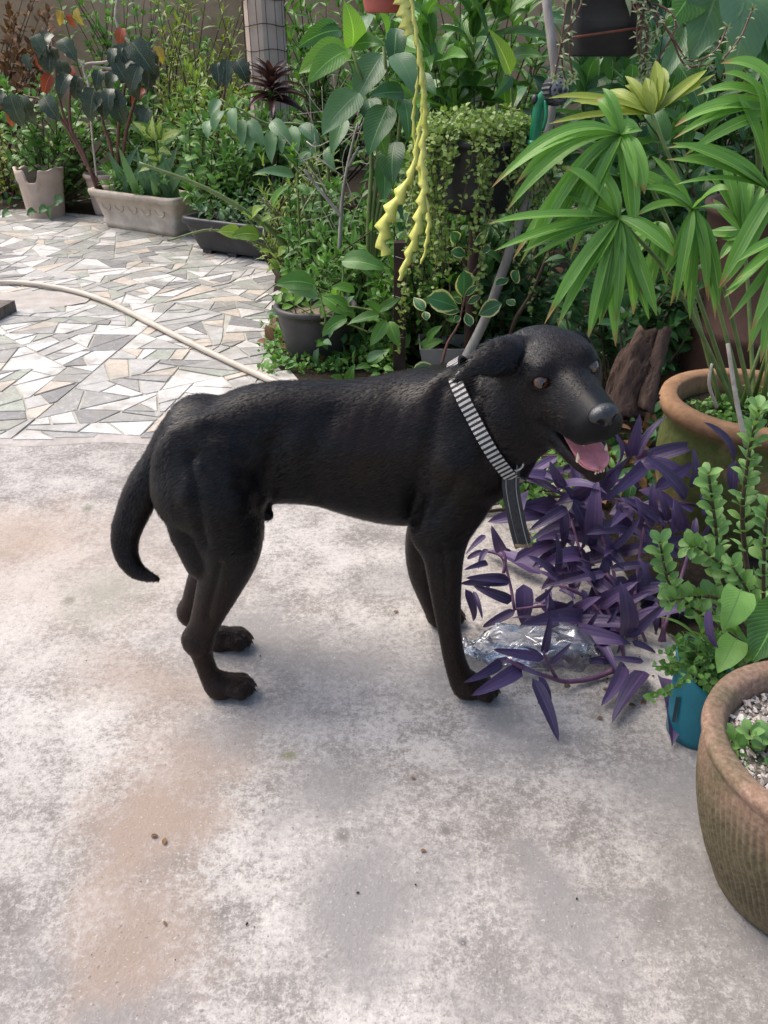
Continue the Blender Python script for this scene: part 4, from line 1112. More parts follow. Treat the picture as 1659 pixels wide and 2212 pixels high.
log([at(1392, 890, 1.63), at(1412, 800, 1.67), at(1436, 714, 1.71)], [.018, .016, .013], 5, 'splinter')
log([at(1330, 870, 1.74), at(1340, 800, 1.77), at(1370, 740, 1.80)], [.022, .022, .014], 9, 'splinter')
log([at(1290, 868, 1.70), at(1340, 858, 1.68), at(1420, 862, 1.66)], [.010, .012, .010], 13, 'root')

# broad terracotta bowl in the corner
bc = at(1830, 1612, .81); BZ = bc.z
s = NT('carved_terracotta'); v = s.coord('Object'); f = s.noise(v, 9, 6, .65, .3); g = s.noise(v, 130, 6, .75)
c = s.ramp(g, [(.28, (.15, .085, .058)), (.5, (.27, .165, .115)), (.72, (.38, .28, .22))])
zz = s.n('SeparateXYZ'); s.l(v, zz.inputs[0])
lowf = s.ramp(zz.outputs[2], [(BZ * .66, 1.0), (BZ * .93, 0.15)])
c = s.mix(s.math('MULTIPLY', s.math('ADD', lowf, s.ramp(f, [(.45, 0.0), (.65, .8)]), clamp=True), .78), c, s.ramp(g, [(.3, (.040, .042, .020)), (.7, (.125, .118, .062))]))
s.set(Base_Color=c, Roughness=.88, Specular_IOR_Level=.25)
s.bump(g, .22, .005)
bowl = empty('terracotta_bowl', (bc.x, bc.y, 0), 'broad weathered terracotta bowl with combed sides and gravel on top', 'pot')
BR = .170
prof = [(.001, .002), (BR * .66, 0), (BR * .70, .006)]
for i in range(1, 51):
    t = i / 50; prof.append((BR * (.70 + .30 * math.sin(t * 1.75)), (BZ - .026) * t))
prof += [(BR * 1.0 + .002, BZ - .022), (BR + .006, BZ - .012), (BR + .004, BZ - .003), (BR - .004, BZ), (BR - .018, BZ - .001), (BR - .025, BZ - .008), (BR - .028, BZ - .03), (BR - .032, BZ - .07), (.001, BZ - .07)]
VV, FF, UU = lathe(prof, 600, (bc.x, bc.y, .004), .006)
V2 = []
for i, vtx in enumerate(VV):
    ring, k = divmod(i, 600); vtx = Vector(vtx)
    if 8 <= ring <= 50:                                  # comb strokes slanting round the wall
        a = k / 600 * 6.2832; d = Vector((math.cos(a), math.sin(a), 0)); zt = vtx.z / BZ
        gq = math.sin(a * 100 + zt * 34 + 2.2 * noise.noise(Vector((a * 3, zt * 4, 0)))); amp = .0016 * min(1, (ring - 7) / 6) * min(1, (52 - ring) / 6) * (.85 + .5 * noise.noise(Vector((a * 3, zt * 2, 3))))
        vtx += d * gq * amp
    V2.append(vtx)
part('bowl_body', (V2, FF, UU), s.m, bowl)
part('soil', disc((bc.x, bc.y, BZ - .034), BR - .026, 40, 10, .008), simple('sandy_soil', (.20, .165, .13), (.38, .335, .285), 90, .95, .7, 160), bowl)
grv = empty('gravel', (bc.x, bc.y, BZ - .034), 'pale gravel chips covering the soil of the terracotta bowl', 'gravel'); grv['kind'] = 'stuff'
V, Fc, mi = [], [], []
for i in range(2600):
    a, q = rng.uniform(0, 6.28), (BR - .030) * math.sqrt(rng.random()); r = rng.choice([.0018, .0024, .003, .0038, .0055]) * rng.uniform(.8, 1.2)
    p = Vector((bc.x + q * math.cos(a), bc.y + q * math.sin(a), BZ - .032 + rng.uniform(0, .008))); k = len(V)
    for d in ((1, 0, 0), (-.9, .2, 0), (.1, 1, .1), (0, -1, .1), (0, .1, .8), (.1, 0, -.8)): V.append(p + (Vector(d) + rvec(.22)) * r)
    Fc += [(k + a_, k + b_, k + c_) for a_, b_, c_ in ((0, 2, 4), (2, 1, 4), (1, 3, 4), (3, 0, 4), (2, 0, 5), (1, 2, 5), (3, 1, 5), (0, 3, 5))]
gm = NT('gravel_chips'); rp = gm.n('NewGeometry').outputs['Random Per Island']
gm.set(Base_Color=gm.ramp(rp, [(0, (.12, .10, .085)), (.25, (.30, .26, .22)), (.6, (.50, .46, .42)), (.9, (.66, .63, .60)), (1, (.42, .27, .17))]), Roughness=.85)
part('chips', (V, Fc), gm.m, grv, False)['kind'] = 'stuff'
def leafy_branch(root, pts, size, n, key='obovate', mat=None, r=.004, whorl=4, start=.0):
    pts = [Vector(p) for p in spline([list(p) for p in pts], 6)]; k = len(pts)
    part('branch', tube(pts, [r * (1 - .6 * i / (k - 1)) for i in range(k)], 6), M['bstem'], root)
    for i in range(n):
        t = start + (1 - start) * (i + .6) / n; f = min(t * (k - 1), k - 1.001); j = int(f); p = pts[j].lerp(pts[j + 1], f - j); ax = (pts[j + 1] - pts[j]).normalized()
        o = ax.orthogonal().normalized(); b = ax.cross(o); ph = i * 2.4
        for m in range(whorl):
            a = ph + m * 6.2832 / whorl + rng.gauss(0, .2); out = o * math.cos(a) + b * math.sin(a)
            d = (out + ax * rng.uniform(.35, .9) + Vector((0, 0, .15))).normalized(); ln = size * rng.uniform(.7, 1.15)
            leaf(key, mat or M['shrubleaf'], root, p, p + d * ln, ax * .8 + Vector((0, -.5, .6)) + rvec(.2))
sd1 = empty('bowl_seedling', at(1625, 1640, .84), 'young round-leaved green seedling growing out of the gravel bowl', 'plant')
for pts in ([(1625, 1665, .84), (1622, 1620, .835), (1618, 1575, .83)], [(1640, 1660, .83), (1655, 1620, .825), (1662, 1590, .82)], [(1628, 1680, .83), (1600, 1655, .82), (1575, 1640, .815)], [(1640, 1690, .83), (1650, 1670, .81), (1668, 1650, .80)], [(1620, 1670, .835), (1590, 1610, .84), (1570, 1598, .84)]):
    leafy_branch(sd1, [at(*p) for p in pts], .027, 3, whorl=5, r=.0025)

# teal cut container with tiny-leaved weeds
tc = gr(1500, 1580); tc.z = 0
TR, TH = .056, .165
V, Fc = [], []
ns = 40
for i in range(11):
    t = i / 10
    for k in range(ns):
        a = 6.2832 * k / ns; q = TR * (.86 + .14 * t)
        top = TH * (.80 + .20 * math.cos(a - 2.6))
        V.append((tc.x + q * math.cos(a), tc.y + q * math.sin(a), .003 + top * t))
for i in range(10):
    for k in range(ns):
        a, b = i * ns + k, i * ns + (k + 1) % ns; Fc.append((a, b, b + ns, a + ns))
m = len(V)
for i in range(11):
    t = i / 10
    for k in range(ns):
        a = 6.2832 * k / ns; q = TR * (.86 + .14 * t) - .0025; V.append((tc.x + q * math.cos(a), tc.y + q * math.sin(a), .005 + (TH * (.80 + .20 * math.cos(a - 2.6)) - .002) * t))
for i in range(10):
    for k in range(ns):
        a, b = m + i * ns + k, m + i * ns + (k + 1) % ns; Fc.append((a, a + ns, b + ns, b))
Fc += [(10 * ns + k, 10 * ns + (k + 1) % ns, m + 10 * ns + (k + 1) % ns, m + 10 * ns + k) for k in range(ns)] + [tuple(range(ns))[::-1]]
teal = empty('teal_container', tc, 'teal plastic bottle cut open as a planter beside the terracotta bowl', 'planter')
part('container_body', (V, Fc), simple('teal_plastic', (.012, .135, .185), (.018, .175, .225), 9, .38, .08, 60), teal)
part('soil', disc((tc.x, tc.y, .085), TR * .90), M['soil'], teal)
hp = Vector((tc.x + TR * .97 * math.cos(-1.15), tc.y + TR * .97 * math.sin(-1.15), .088)); hd = Vector((math.cos(-1.15), math.sin(-1.15), 0))
part('rivet_hole', tube([hp - hd * .002, hp + hd * .0022], .0036, 12), plain('hole_dark', (.006, .02, .03), .6), teal)
sl = Vector((tc.x + TR * .985 * math.cos(-2.7), tc.y + TR * .985 * math.sin(-2.7), .075)); hd = Vector((math.cos(-2.7), math.sin(-2.7), 0)); sdv = hd.cross(Vector((0, 0, 1)))
part('handle_slot', ([sl + hd * .0015 + sdv * a + Vector((0, 0, b)) for a, b in ((-.004, -.03), (.003, -.032), (.005, .02), (-.003, .025))], [(0, 1, 2, 3)]), bpy.data.materials['hole_dark'], teal)
tw_ = empty('small_leaved_weed', (tc.x, tc.y, .085), 'tiny-leaved bright weed spilling over the teal container', 'plant')
fo = Foliage()
def runners(fo, root, paths, size, key='tiny', step=.010, jit=.007, smat=None, r=.0011):
    for pts in paths:
        pts = [Vector(p) for p in spline([list(p) for p in pts], 6)]
        part('stem', tube(pts, r, 4), smat or M['gstem'], root)
        for a, b in zip(pts[:-1], pts[1:]):
            for q in range(max(1, int((b - a).length / step))):
                p = a.lerp(b, rng.random())
                for w in range(2):
                    d = rvec() + Vector((0, -.3, .2)); d.normalize(); fo.add(L[key][rng.randrange(len(L[key]))], frame(p + rvec(jit * .4), d, Vector((0, -.6, .8)) + rvec(.35), size * rng.uniform(.7, 1.25)))
paths = []
for i in range(42):
    b = Vector((tc.x + rng.gauss(0, .02), tc.y + rng.gauss(0, .02), .085)); t = at(rng.gauss(1495, 45), rng.gauss(1415, 30), rng.uniform(1.08, 1.18)); paths.append([b, (b + t) / 2 + Vector((0, 0, .03)), t])
paths.append([Vector((tc.x, tc.y - .03, .12)), at(1490, 1455, 1.02), at(1450, 1490, 1.0), at(1405, 1508, .99)])
runners(fo, tw_, paths, .012); fo.build('foliage', M['weed'], tw_)

# small-leaved shrub on the right
sh = empty('small_leaved_shrub', gr(1640, 1420), 'small round-leaved green shrub rising beside the teal container and mossy pot', 'shrub')
br = [([(1630, 1400, 1.20), (1560, 1250, 1.19), (1545, 1130, 1.18), (1530, 1020, 1.17)], 13, .0042), ([(1640, 1400, 1.22), (1605, 1150, 1.24), (1615, 1000, 1.24), (1640, 880, 1.24)], 15, .005),
      ([(1620, 1400, 1.18), (1520, 1330, 1.15), (1450, 1270, 1.14), (1425, 1170, 1.14)], 12, .004), ([(1625, 1390, 1.17), (1560, 1300, 1.13), (1500, 1290, 1.12), (1440, 1300, 1.11)], 9, .0035), ([(1640, 1400, 1.18), (1590, 1260, 1.16), (1520, 1190, 1.15), (1490, 1180, 1.15)], 8, .0035),
      ([(1650, 1400, 1.2), (1650, 1200, 1.18), (1660, 1080, 1.18)], 9, .004), ([(1640, 1380, 1.15), (1620, 1290, 1.13), (1580, 1220, 1.12)], 6, .0035)]
for pts, n_, r in br: leafy_branch(sh, [at(*p) for p in pts], .029, n_, whorl=4, r=r, start=.25)
hl_ = empty('broad_leaved_plant', gr(1640, 1430), 'plant with broad toothed heart-shaped leaves above the terracotta bowl', 'plant')
for (b, t, w) in (((1600, 1275), (1560, 1365), .9), ((1690, 1310), (1625, 1430), 1.0), ((1590, 1380), (1550, 1455), .9), ((1700, 1240), (1690, 1330), .9)):
    leaf('heart', M['weed'] if w < .95 else M['mid'], hl_, at(*b, 1.06), at(*t, 1.02), Vector((-.2, -.8, .7)), w)
    stem(hl_, [gr(1640, 1430) + Vector((0, 0, .01)), at((b[0] + 1640) / 2, b[1] + 60, 1.08), at(*b, 1.06)], .003, .002, M['gstem'])
gb = empty('grass_tuft', gr(1580, 1440), 'tuft of thin green grass blades behind the teal container', 'grass')
for i in range(36):
    b = gr(rng.gauss(1580, 30), 1425) + Vector((0, rng.uniform(-.03, .06), 0)); t = b + Vector((rng.gauss(0, .08), rng.gauss(-.02, .05), rng.uniform(.06, .18))); leaf('blade', M['weed'], gb, b, t)
lp = empty('purple_stray_leaf', gr(1560, 1420), 'single drooping magenta leaf hanging above the teal container', 'leaf')
leaf('purple', M['purple'], lp, at(1533, 1315, 1.06), at(1552, 1400, 1.04), Vector((0, -.5, -.8)), .9)

# dark rusty drum behind the palm
dr = at(1700, 640, 2.25)
drum = empty('rusty_drum', (dr.x + .09, 2.45, 0), 'dark rust-brown metal drum standing behind the fan palm', 'drum')
part('drum_body', lathe([(.001, .001), (.25, 0), (.25, .30), (.258, .31), (.258, .33), (.25, .34), (.25, .62), (.262, .63), (.262, .65), (.24, .65), (.235, .60), (.001, .58)], 48, (dr.x + .09, 2.45, 0)), simple('rust', (.035, .017, .013), (.075, .036, .026), 8, .8, .3, 60), drum)

# ================================================================== HOSE
hz_ = [(-260, 640), (-120, 615), (0, 610), (60, 612), (130, 622), (200, 640), (260, 665), (340, 705), (420, 745), (500, 783), (560, 810), (600, 828), (700, 868), (820, 890), (930, 880), (1040, 850), (1120, 812)]
hose = part('garden_hose', tube([Vector(p) for p in spline([gr(x, y, .022) for x, y in hz_], 6)], .0115, 12), simple('cream_hose', (.42, .36, .29), (.56, .49, .41), 6, .5, .15, 90), None)
tag(hose, 'cream garden hose curving across the broken marble paving', 'hose')
# dark block at the edge of the paving
kb = gr(-40, 690); KV = [(kb.x - .16, kb.y - .10), (kb.x + .085, kb.y - .12), (kb.x + .115, kb.y + .10), (kb.x - .16, kb.y + .12)]
blk = mesh('stone_block', [(x, y, .004) for x, y in KV] + [(x * 1.0, y, .055) for x, y in KV], [(0, 1, 5, 4), (1, 2, 6, 5), (2, 3, 7, 6), (3, 0, 4, 7), (4, 5, 6, 7)], False)
tag(link('stone_block', blk, simple('dark_block', (.07, .055, .045), (.19, .16, .14), 40, .9, .7, 120)), 'rough dark stone block lying on the paving near the hose', 'block')

# ================================================================== PLANTERS ON THE PAVING
def trough(name, label, p0, p1, h, d_bot, d_top, flare, lipw, mat, rings=False, feet=False):
    root = empty(name, (p0 + p1) / 2, label, 'planter')
    ax = (p1 - p0).normalized(); Lb = (p1 - p0).length; bk = Vector((-ax.y, ax.x, 0)); c = (p0 + p1) / 2 + bk * d_bot / 2
    z0 = .028 if feet else .008
    levels = [(Lb / 2, d_bot / 2, z0)] + [(Lb / 2 + flare * t, d_bot / 2 + (d_top - d_bot) / 2 * t, z0 + (h - z0 - .04) * t) for t in (.12, .13, 1.0)]
    if rings: levels[1] = (levels[1][0] + .012, levels[1][1] + .012, z0 + .045); levels[2] = (levels[1][0] - .010, levels[1][1] - .010, z0 + .05)
    t_ = levels[-1]
    levels += [(t_[0] + lipw, t_[1] + lipw, h - .036), (t_[0] + lipw + .004, t_[1] + lipw + .004, h - .012), (t_[0] + lipw, t_[1] + lipw, h), (t_[0] - .012, t_[1] - .012, h), (t_[0] - .02, t_[1] - .02, h - .06)]
    V, Fc = [], []
    NQ = 32
    for (a, b, z) in levels:
        for k in range(NQ):                                   # rounded rectangle
            th_ = 6.2832 * (k + .5) / NQ; cx, sy = math.cos(th_), math.sin(th_); e = .22
            x = a * (1 if cx > 0 else -1) * abs(cx) ** e; y = b * (1 if sy > 0 else -1) * abs(sy) ** e
            V.append(c + ax * x + bk * y + Vector((0, 0, z)))
    for i in range(len(levels) - 1):
        for k in range(NQ):
            q, w = i * NQ + k, i * NQ + (k + 1) % NQ; Fc.append((q, w, w + NQ, q + NQ))
    Fc.append(tuple(range(NQ))[::-1])
    part('trough_body', (V, Fc), mat, root, True)
    o = part('soil', ([V[(len(levels) - 1) * NQ + k] for k in range(NQ)], [tuple(range(NQ))]), M['soil'], root, False)
    if rings:
        for q in range(5):
            cc = c - bk * (d_bot / 2 + (d_top - d_bot) * .30 + .004) + ax * (q - 2) * Lb * .19 + Vector((0, 0, h * .66))
            part('ring_ornament', tube([cc + ax * .036 * math.cos(a) + Vector((0, 0, .034 * math.sin(a))) - bk * .012 * math.sin(a) * .4 for a in [math.pi + k * math.pi / 10 for k in range(11)]], .007, 7), mat, root)
    if feet:
        for sx in (-.8, -.25, .3, .85):
            for sy in (-1, 1):
                f = c + ax * sx * Lb / 2 + bk * sy * d_bot * .36
                part('foot', ([f + ax * a + bk * b + Vector((0, 0, zz)) for zz in (.006, z0 + .01) for a, b in ((-.03, -.02), (.03, -.02), (.03, .02), (-.03, .02))], [(0, 1, 5, 4), (1, 2, 6, 5), (2, 3, 7, 6), (3, 0, 4, 7)]), mat, root, False)
    return root, c, ax, bk
stonec = simple('cast_stone', (.33, .27, .21), (.50, .43, .35), 12, .9, .4, 90)
boxr, bxc, bxa, bxb = trough('stone_planter', 'cream cast-stone planter box with ring ornaments on the paving', gr(228, 492), gr(378, 516), .235, .17, .25, .05, .02, stonec, rings=True)
blkr, bkc, bka, bkb = trough('black_trough', 'low black plastic trough planter next to the cream planter', gr(428, 548), gr(630, 578), .20, .17, .24, .06, .014, M['blackpl'], feet=True)
# broken pot
bp = gr(102, 468); V, Fc = [], []; ns, nr_ = 64, 14
def brk(a):                                               # rim height: a notch broken out at the front
    dd = abs(((a + 1.62) + math.pi) % 6.2832 - math.pi); return .30 - (.075 if dd < .22 else .075 * max(0, 1 - (dd - .22) / .13) if dd < .35 else 0) - .02 * noise.noise(Vector((math.cos(a) * 2, math.sin(a) * 2, 1)))
for inner in (0, 1):
    for i in range(nr_ + 1):
        t = i / nr_
        for k in range(ns):
            a = 6.2832 * k / ns; q = .118 + .030 * t + (.008 if t > .72 and not inner else 0) - inner * .012; V.append((bp.x + q * math.cos(a), bp.y + q * math.sin(a), .006 + brk(a) * t))
m = (nr_ + 1) * ns
for i in range(nr_):
    for k in range(ns):
        a, b = i * ns + k, i * ns + (k + 1) % ns; Fc.append((a, b, b + ns, a + ns)); Fc.append((m + a, m + a + ns, m + b + ns, m + b))
Fc += [(nr_ * ns + k, nr_ * ns + (k + 1) % ns, m + nr_ * ns + (k + 1) % ns, m + nr_ * ns + k) for k in range(ns)]
bpo = empty('broken_pot', bp, 'pale clay pot with a piece broken out of its rim', 'pot')
part('pot_body', (V, Fc), simple('pale_clay', (.40, .30, .23), (.54, .44, .37), 8, .9, .35, 70), bpo); part('soil', disc((bp.x, bp.y, .16), .13), M['soil'], bpo)
vn = empty('pot_vine', bp + Vector((0, -.15, 0)), 'few dark heart-leaved vine shoots creeping at the broken pot', 'vine')
for (b, t) in (((100, 450), (85, 462)), ((118, 440), (140, 434)), ((75, 458), (58, 466)), ((20, 460), (5, 470)), ((105, 470), (112, 446))):
    leaf('heart', M['deep'], vn, at(b[0], b[1] - 4, bp.y - .17), at(t[0], t[1], bp.y - .21), Vector((0, -.8, .5)), 1.0)
stem(vn, [gr(110, 475, .01), at(100, 455, bp.y - .17), at(118, 440, bp.y - .17), at(135, 433, bp.y - .18)], .004, .002, M['gstem'])
p2_ = gr(213, 478) + Vector((0, .25, 0)); ob = empty('clay_pot', p2_, 'plain pale clay pot half hidden behind the cream planter', 'pot')
part('pot_body', pot_shell(.12, .09, .26, .01, .012, (p2_.x, p2_.y, .004)), bpy.data.materials['pale_clay'], ob); part('soil', disc((p2_.x, p2_.y, .20), .10), M['soil'], ob)

# grey round pot
gp = gr(686, 775); gp.z = 0
gpr = empty('grey_pot', gp, 'round charcoal plastic pot on weeds at the edge of the paving', 'pot')
part('pot_body', pot_shell(.140, .100, .205, .010, .008, (gp.x, gp.y, .004), .004, .022), M['greypl'], gpr); part('soil', disc((gp.x, gp.y, .165), .128), simple('dry_soil', (.10, .075, .05), (.24, .19, .14), 60, .95, .6, 90), gpr)
gps = empty('pot_seedlings', gp + Vector((0, 0, .165)), 'bright green leafy seedlings in the round charcoal pot', 'plant')
for t in targets(615, 690, 595, 655, 2.86, 2.98, 6): sprout(gps, gp + Vector((rng.uniform(-.08, .04), rng.uniform(-.08, .05), .165)), t, 'obovate', M['bright'] if rng.random() < .5 else M['mid'], .055, 3, .003, start=.2)
ix = empty('glossy_pot_plant', gp + Vector((.03, 0, .165)), 'glossy plant with paired pointed leaves arching out of the charcoal pot', 'plant')
def Z1(x, y): return (553 + .3334 * x, 442.5 + .3334 * y)
for (bx, by, tx, ty, w) in [(555, 365, 840, 425, 1), (375, 520, 125, 520, 1.1), (400, 590, 200, 560, 1), (430, 590, 600, 720, 1.2), (600, 660, 440, 595, .9), (600, 650, 640, 590, 1), (800, 700, 690, 620, 1), (800, 690, 940, 605, .9), (800, 715, 590, 780, 1), (640, 740, 575, 700, 1.3),
                            (845, 750, 740, 915, 1), (865, 755, 930, 920, 1.2), (590, 735, 430, 855, .9), (500, 780, 475, 865, .9), (640, 700, 580, 690, 1.2), (430, 890, 390, 920, 1.4), (430, 890, 490, 910, 1.3), (720, 1010, 850, 950, .9), (600, 1140, 640, 1030, 1), (560, 1140, 480, 1110, 1), (1060, 940, 1220, 880, .9), (1110, 880, 1210, 780, .8), (640, 560, 480, 540, 1)]:
    Y = 2.80 + rng.uniform(-.05, .05); leaf('ovate', M['mid'] if rng.random() < .6 else M['bluegreen'], ix, at(*Z1(bx, by), Y), at(*Z1(tx, ty), Y - .03), Vector((rng.gauss(0, .3), -.7, .7)), w * .9)
for pts in ([(470, 700), (600, 660), (800, 700), (850, 750)], [(450, 760), (420, 600), (400, 560)], [(480, 760), (560, 500), (560, 380)], [(470, 720), (620, 780), (740, 830)]):
    stem(ix, [gp + Vector((.0, -.02, .15))] + [at(*Z1(x, y), 2.83) for x, y in pts], .0045, .0025, M['gstem'])

# metal post, grey pole, nozzle
pb = gr(862, 815); pt = at(866, 522, pb.y).z
pst = empty('metal_post', pb, 'short dark rusty square metal post among the plants', 'post')
part('shaft', ([pb + Vector((a, b, z)) for z in (.0, pt) for a, b in ((-.021, -.021), (.021, -.021), (.021, .021), (-.021, .021))], [(0, 1, 5, 4), (1, 2, 6, 5), (2, 3, 7, 6), (3, 0, 4, 7), (4, 5, 6, 7)]), simple('dark_rust', (.022, .012, .010), (.065, .034, .026), 25, .8, .4, 90), pst, False)
for q in (.33, .62, .9): part('tie_wire', tube([pb + Vector((.026 * math.cos(a), .026 * math.sin(a), pt * q + .004 * math.sin(a * 2))) for a in [k * .3927 for k in range(17)]], .0012, 4, False), bpy.data.materials['steel'], pst)
pole = empty('leaning_pole', gr(985, 832), 'grey weathered wooden pole leaning up through the plants behind the dog\'s head', 'pole')
stem(pole, [gr(978, 835, .0), at(1000, 785, 2.72), at(1048, 690, 2.72), at(1085, 590, 2.72), at(1112, 510, 2.72), at(1150, 400, 2.74), at(1185, 270, 2.76), at(1200, 170, 2.78), at(1192, 95, 2.80), at(1180, 0, 2.84), at(1165, -120, 2.9)], .0165, .0125, M['bark'], 5, 10, 'shaft')
stk = empty('thin_stick', gr(1090, 800), 'thin brown stick leaning beside the grey pole', 'stick'); stem(stk, [gr(1085, 800), at(1110, 700, 2.8), at(1150, 630, 2.82), at(1185, 545, 2.85)], .008, .006, M['bstem'])
nz = empty('hose_nozzle', at(1160, 300, 2.66), 'green garden hose spray nozzle with round black head hung on the pole', 'nozzle')
gnm = simple('green_plastic', (.004, .135, .060), (.008, .185, .085), 30, .32, .05); bkm = simple('black_rubber', (.014, .015, .018), (.035, .037, .042), 40, .5, .2, 200)
stem(nz, [at(1153, 316, 2.66), at(1157, 290, 2.66), at(1162, 250, 2.66), at(1168, 222, 2.66), at(1180, 205, 2.65), at(1198, 196, 2.64)], .016, .019, gnm, 4, 14, 'nozzle_body')
part('hose_collar', tube([at(1152, 322, 2.66), at(1154, 303, 2.66)], [.021, .019], 14), gnm, nz)
fd = (Vector((.38, -.80, .10))).normalized(); hc = at(1203, 196, 2.64)
hv = tube([hc - fd * .030, hc - fd * .022, hc + fd * .006, hc + fd * .012], [.024, .036, .037, .034], 36)
ng = [v + (v - (hc + fd * (v - hc).dot(fd))).normalized() * (.002 if (i % 36) % 2 else -.001) for i, v in enumerate(hv[0])]
hd_ = part('spray_head', (ng, hv[1]), bkm, nz, False)
part('face_plate', tube([hc + fd * .0125, hc + fd * .015], .029, 28), simple('grey_face', (.10, .11, .13), (.17, .18, .20), 60, .45, .1), hd_)
e1_ = fd.orthogonal().normalized(); e2_ = fd.cross(e1_)
for k in range(8):
    a = k * .7854; q = hc + fd * .0152 + (e1_ * math.cos(a) + e2_ * math.sin(a)) * .018; part('jet_hole', tube([q - fd * .001, q + fd * .0008], .0042 if k % 2 else .003, 8), bkm, hd_)
part('centre_jet', tube([hc + fd * .014, hc + fd * .018], .007, 12), bkm, hd_)
stem(nz, [at(1178, 215, 2.64), at(1180, 250, 2.625), at(1172, 282, 2.63)], .006, .005, gnm, 4, 8, 'trigger')
part('knob', tube([at(1150, 215, 2.66), at(1160, 215, 2.66)], .013, 12), bkm, nz)

# ================================================================== TRAILING POT ON ITS STAND
tpc = at(1035, 292, 2.80); TZ = tpc.z
std = empty('plant_stand', (tpc.x, tpc.y, 0), 'slim dark metal stand holding up the trailing plant\'s pot', 'stand')
part('leg', tube([(tpc.x, tpc.y, 0), (tpc.x, tpc.y, TZ - .215)], .018, 10), bpy.data.materials['dark_rust'], std)
part('plate', lathe([(.001, TZ - .215), (.10, TZ - .215), (.10, TZ - .206), (.001, TZ - .206)], 24, (tpc.x, tpc.y, 0)), bpy.data.materials['dark_rust'], std)
tpo = empty('trailing_plant_pot', (tpc.x, tpc.y, TZ - .205), 'black plastic pot raised on the stand under trailing creeper', 'pot')
part('pot_body', pot_shell(.155, .115, .20, .008, .006, (tpc.x, tpc.y, TZ - .203), .0, .02), M['blackpl'], tpo); part('soil', disc((tpc.x, tpc.y, TZ - .03), .145), M['soil'], tpo)
jn = empty('trailing_creeper', (tpc.x, tpc.y, TZ - .03), 'yellow-green tiny-leaved creeper spilling over the raised black pot', 'creeper')
fo = Foliage(); paths = []
for i in range(46):                                       # mat on top
    a = rng.uniform(0, 6.28); b = Vector((tpc.x, tpc.y, TZ - .02)); q = rng.uniform(.05, .19)
    paths.append([b + Vector((math.cos(a) * q * .3, math.sin(a) * q * .3, 0)), b + Vector((math.cos(a) * q * .7, math.sin(a) * q * .7, rng.uniform(.03, .085))), b + Vector((math.cos(a) * q, math.sin(a) * q, rng.uniform(.015, .07)))])
for i in range(64):                                       # strands over the rim
    a = rng.choice([rng.uniform(math.pi * .93, math.pi * 1.36), rng.uniform(math.pi * 1.46, math.pi * 2.12), rng.uniform(math.pi * .93, math.pi * 2.12)]); dr_ = Vector((math.cos(a), math.sin(a), 0)); b = Vector((tpc.x, tpc.y, TZ))
    ln = rng.choice([.10, .16, .22, .30, .40, .50]) * rng.uniform(.7, 1.15) * (1.25 if rng.random() < .4 else .8)
    r1 = .175 + rng.uniform(0, .03)
    sw = rng.gauss(0, .035)
    paths.append([b + dr_ * .10, b + dr_ * .155 + Vector((0, 0, .025)), b + dr_ * r1 + Vector((0, 0, -.03)), b + dr_ * (r1 + .005) + Vector((sw * .5, 0, -ln * .5)), b + dr_ * (r1 + rng.uniform(-.03, .03)) + Vector((sw, 0, -ln))])
runners(fo, jn, paths, .0165, step=.0125, jit=.016, smat=M['bstem'], r=.0013)
for i in range(700):
    a = rng.uniform(0, 6.28); q = .165 * math.sqrt(rng.random()); fo.add(L['tiny'][rng.randrange(3)], frame(Vector((tpc.x + q * math.cos(a), tpc.y + q * math.sin(a), TZ + rng.uniform(-.01, .06))), rvec() + Vector((0, -.2, .3)), Vector((0, -.4, 1)) + rvec(.3), rng.uniform(.011, .019)))
fo.build('foliage', M['jenny'], jn)

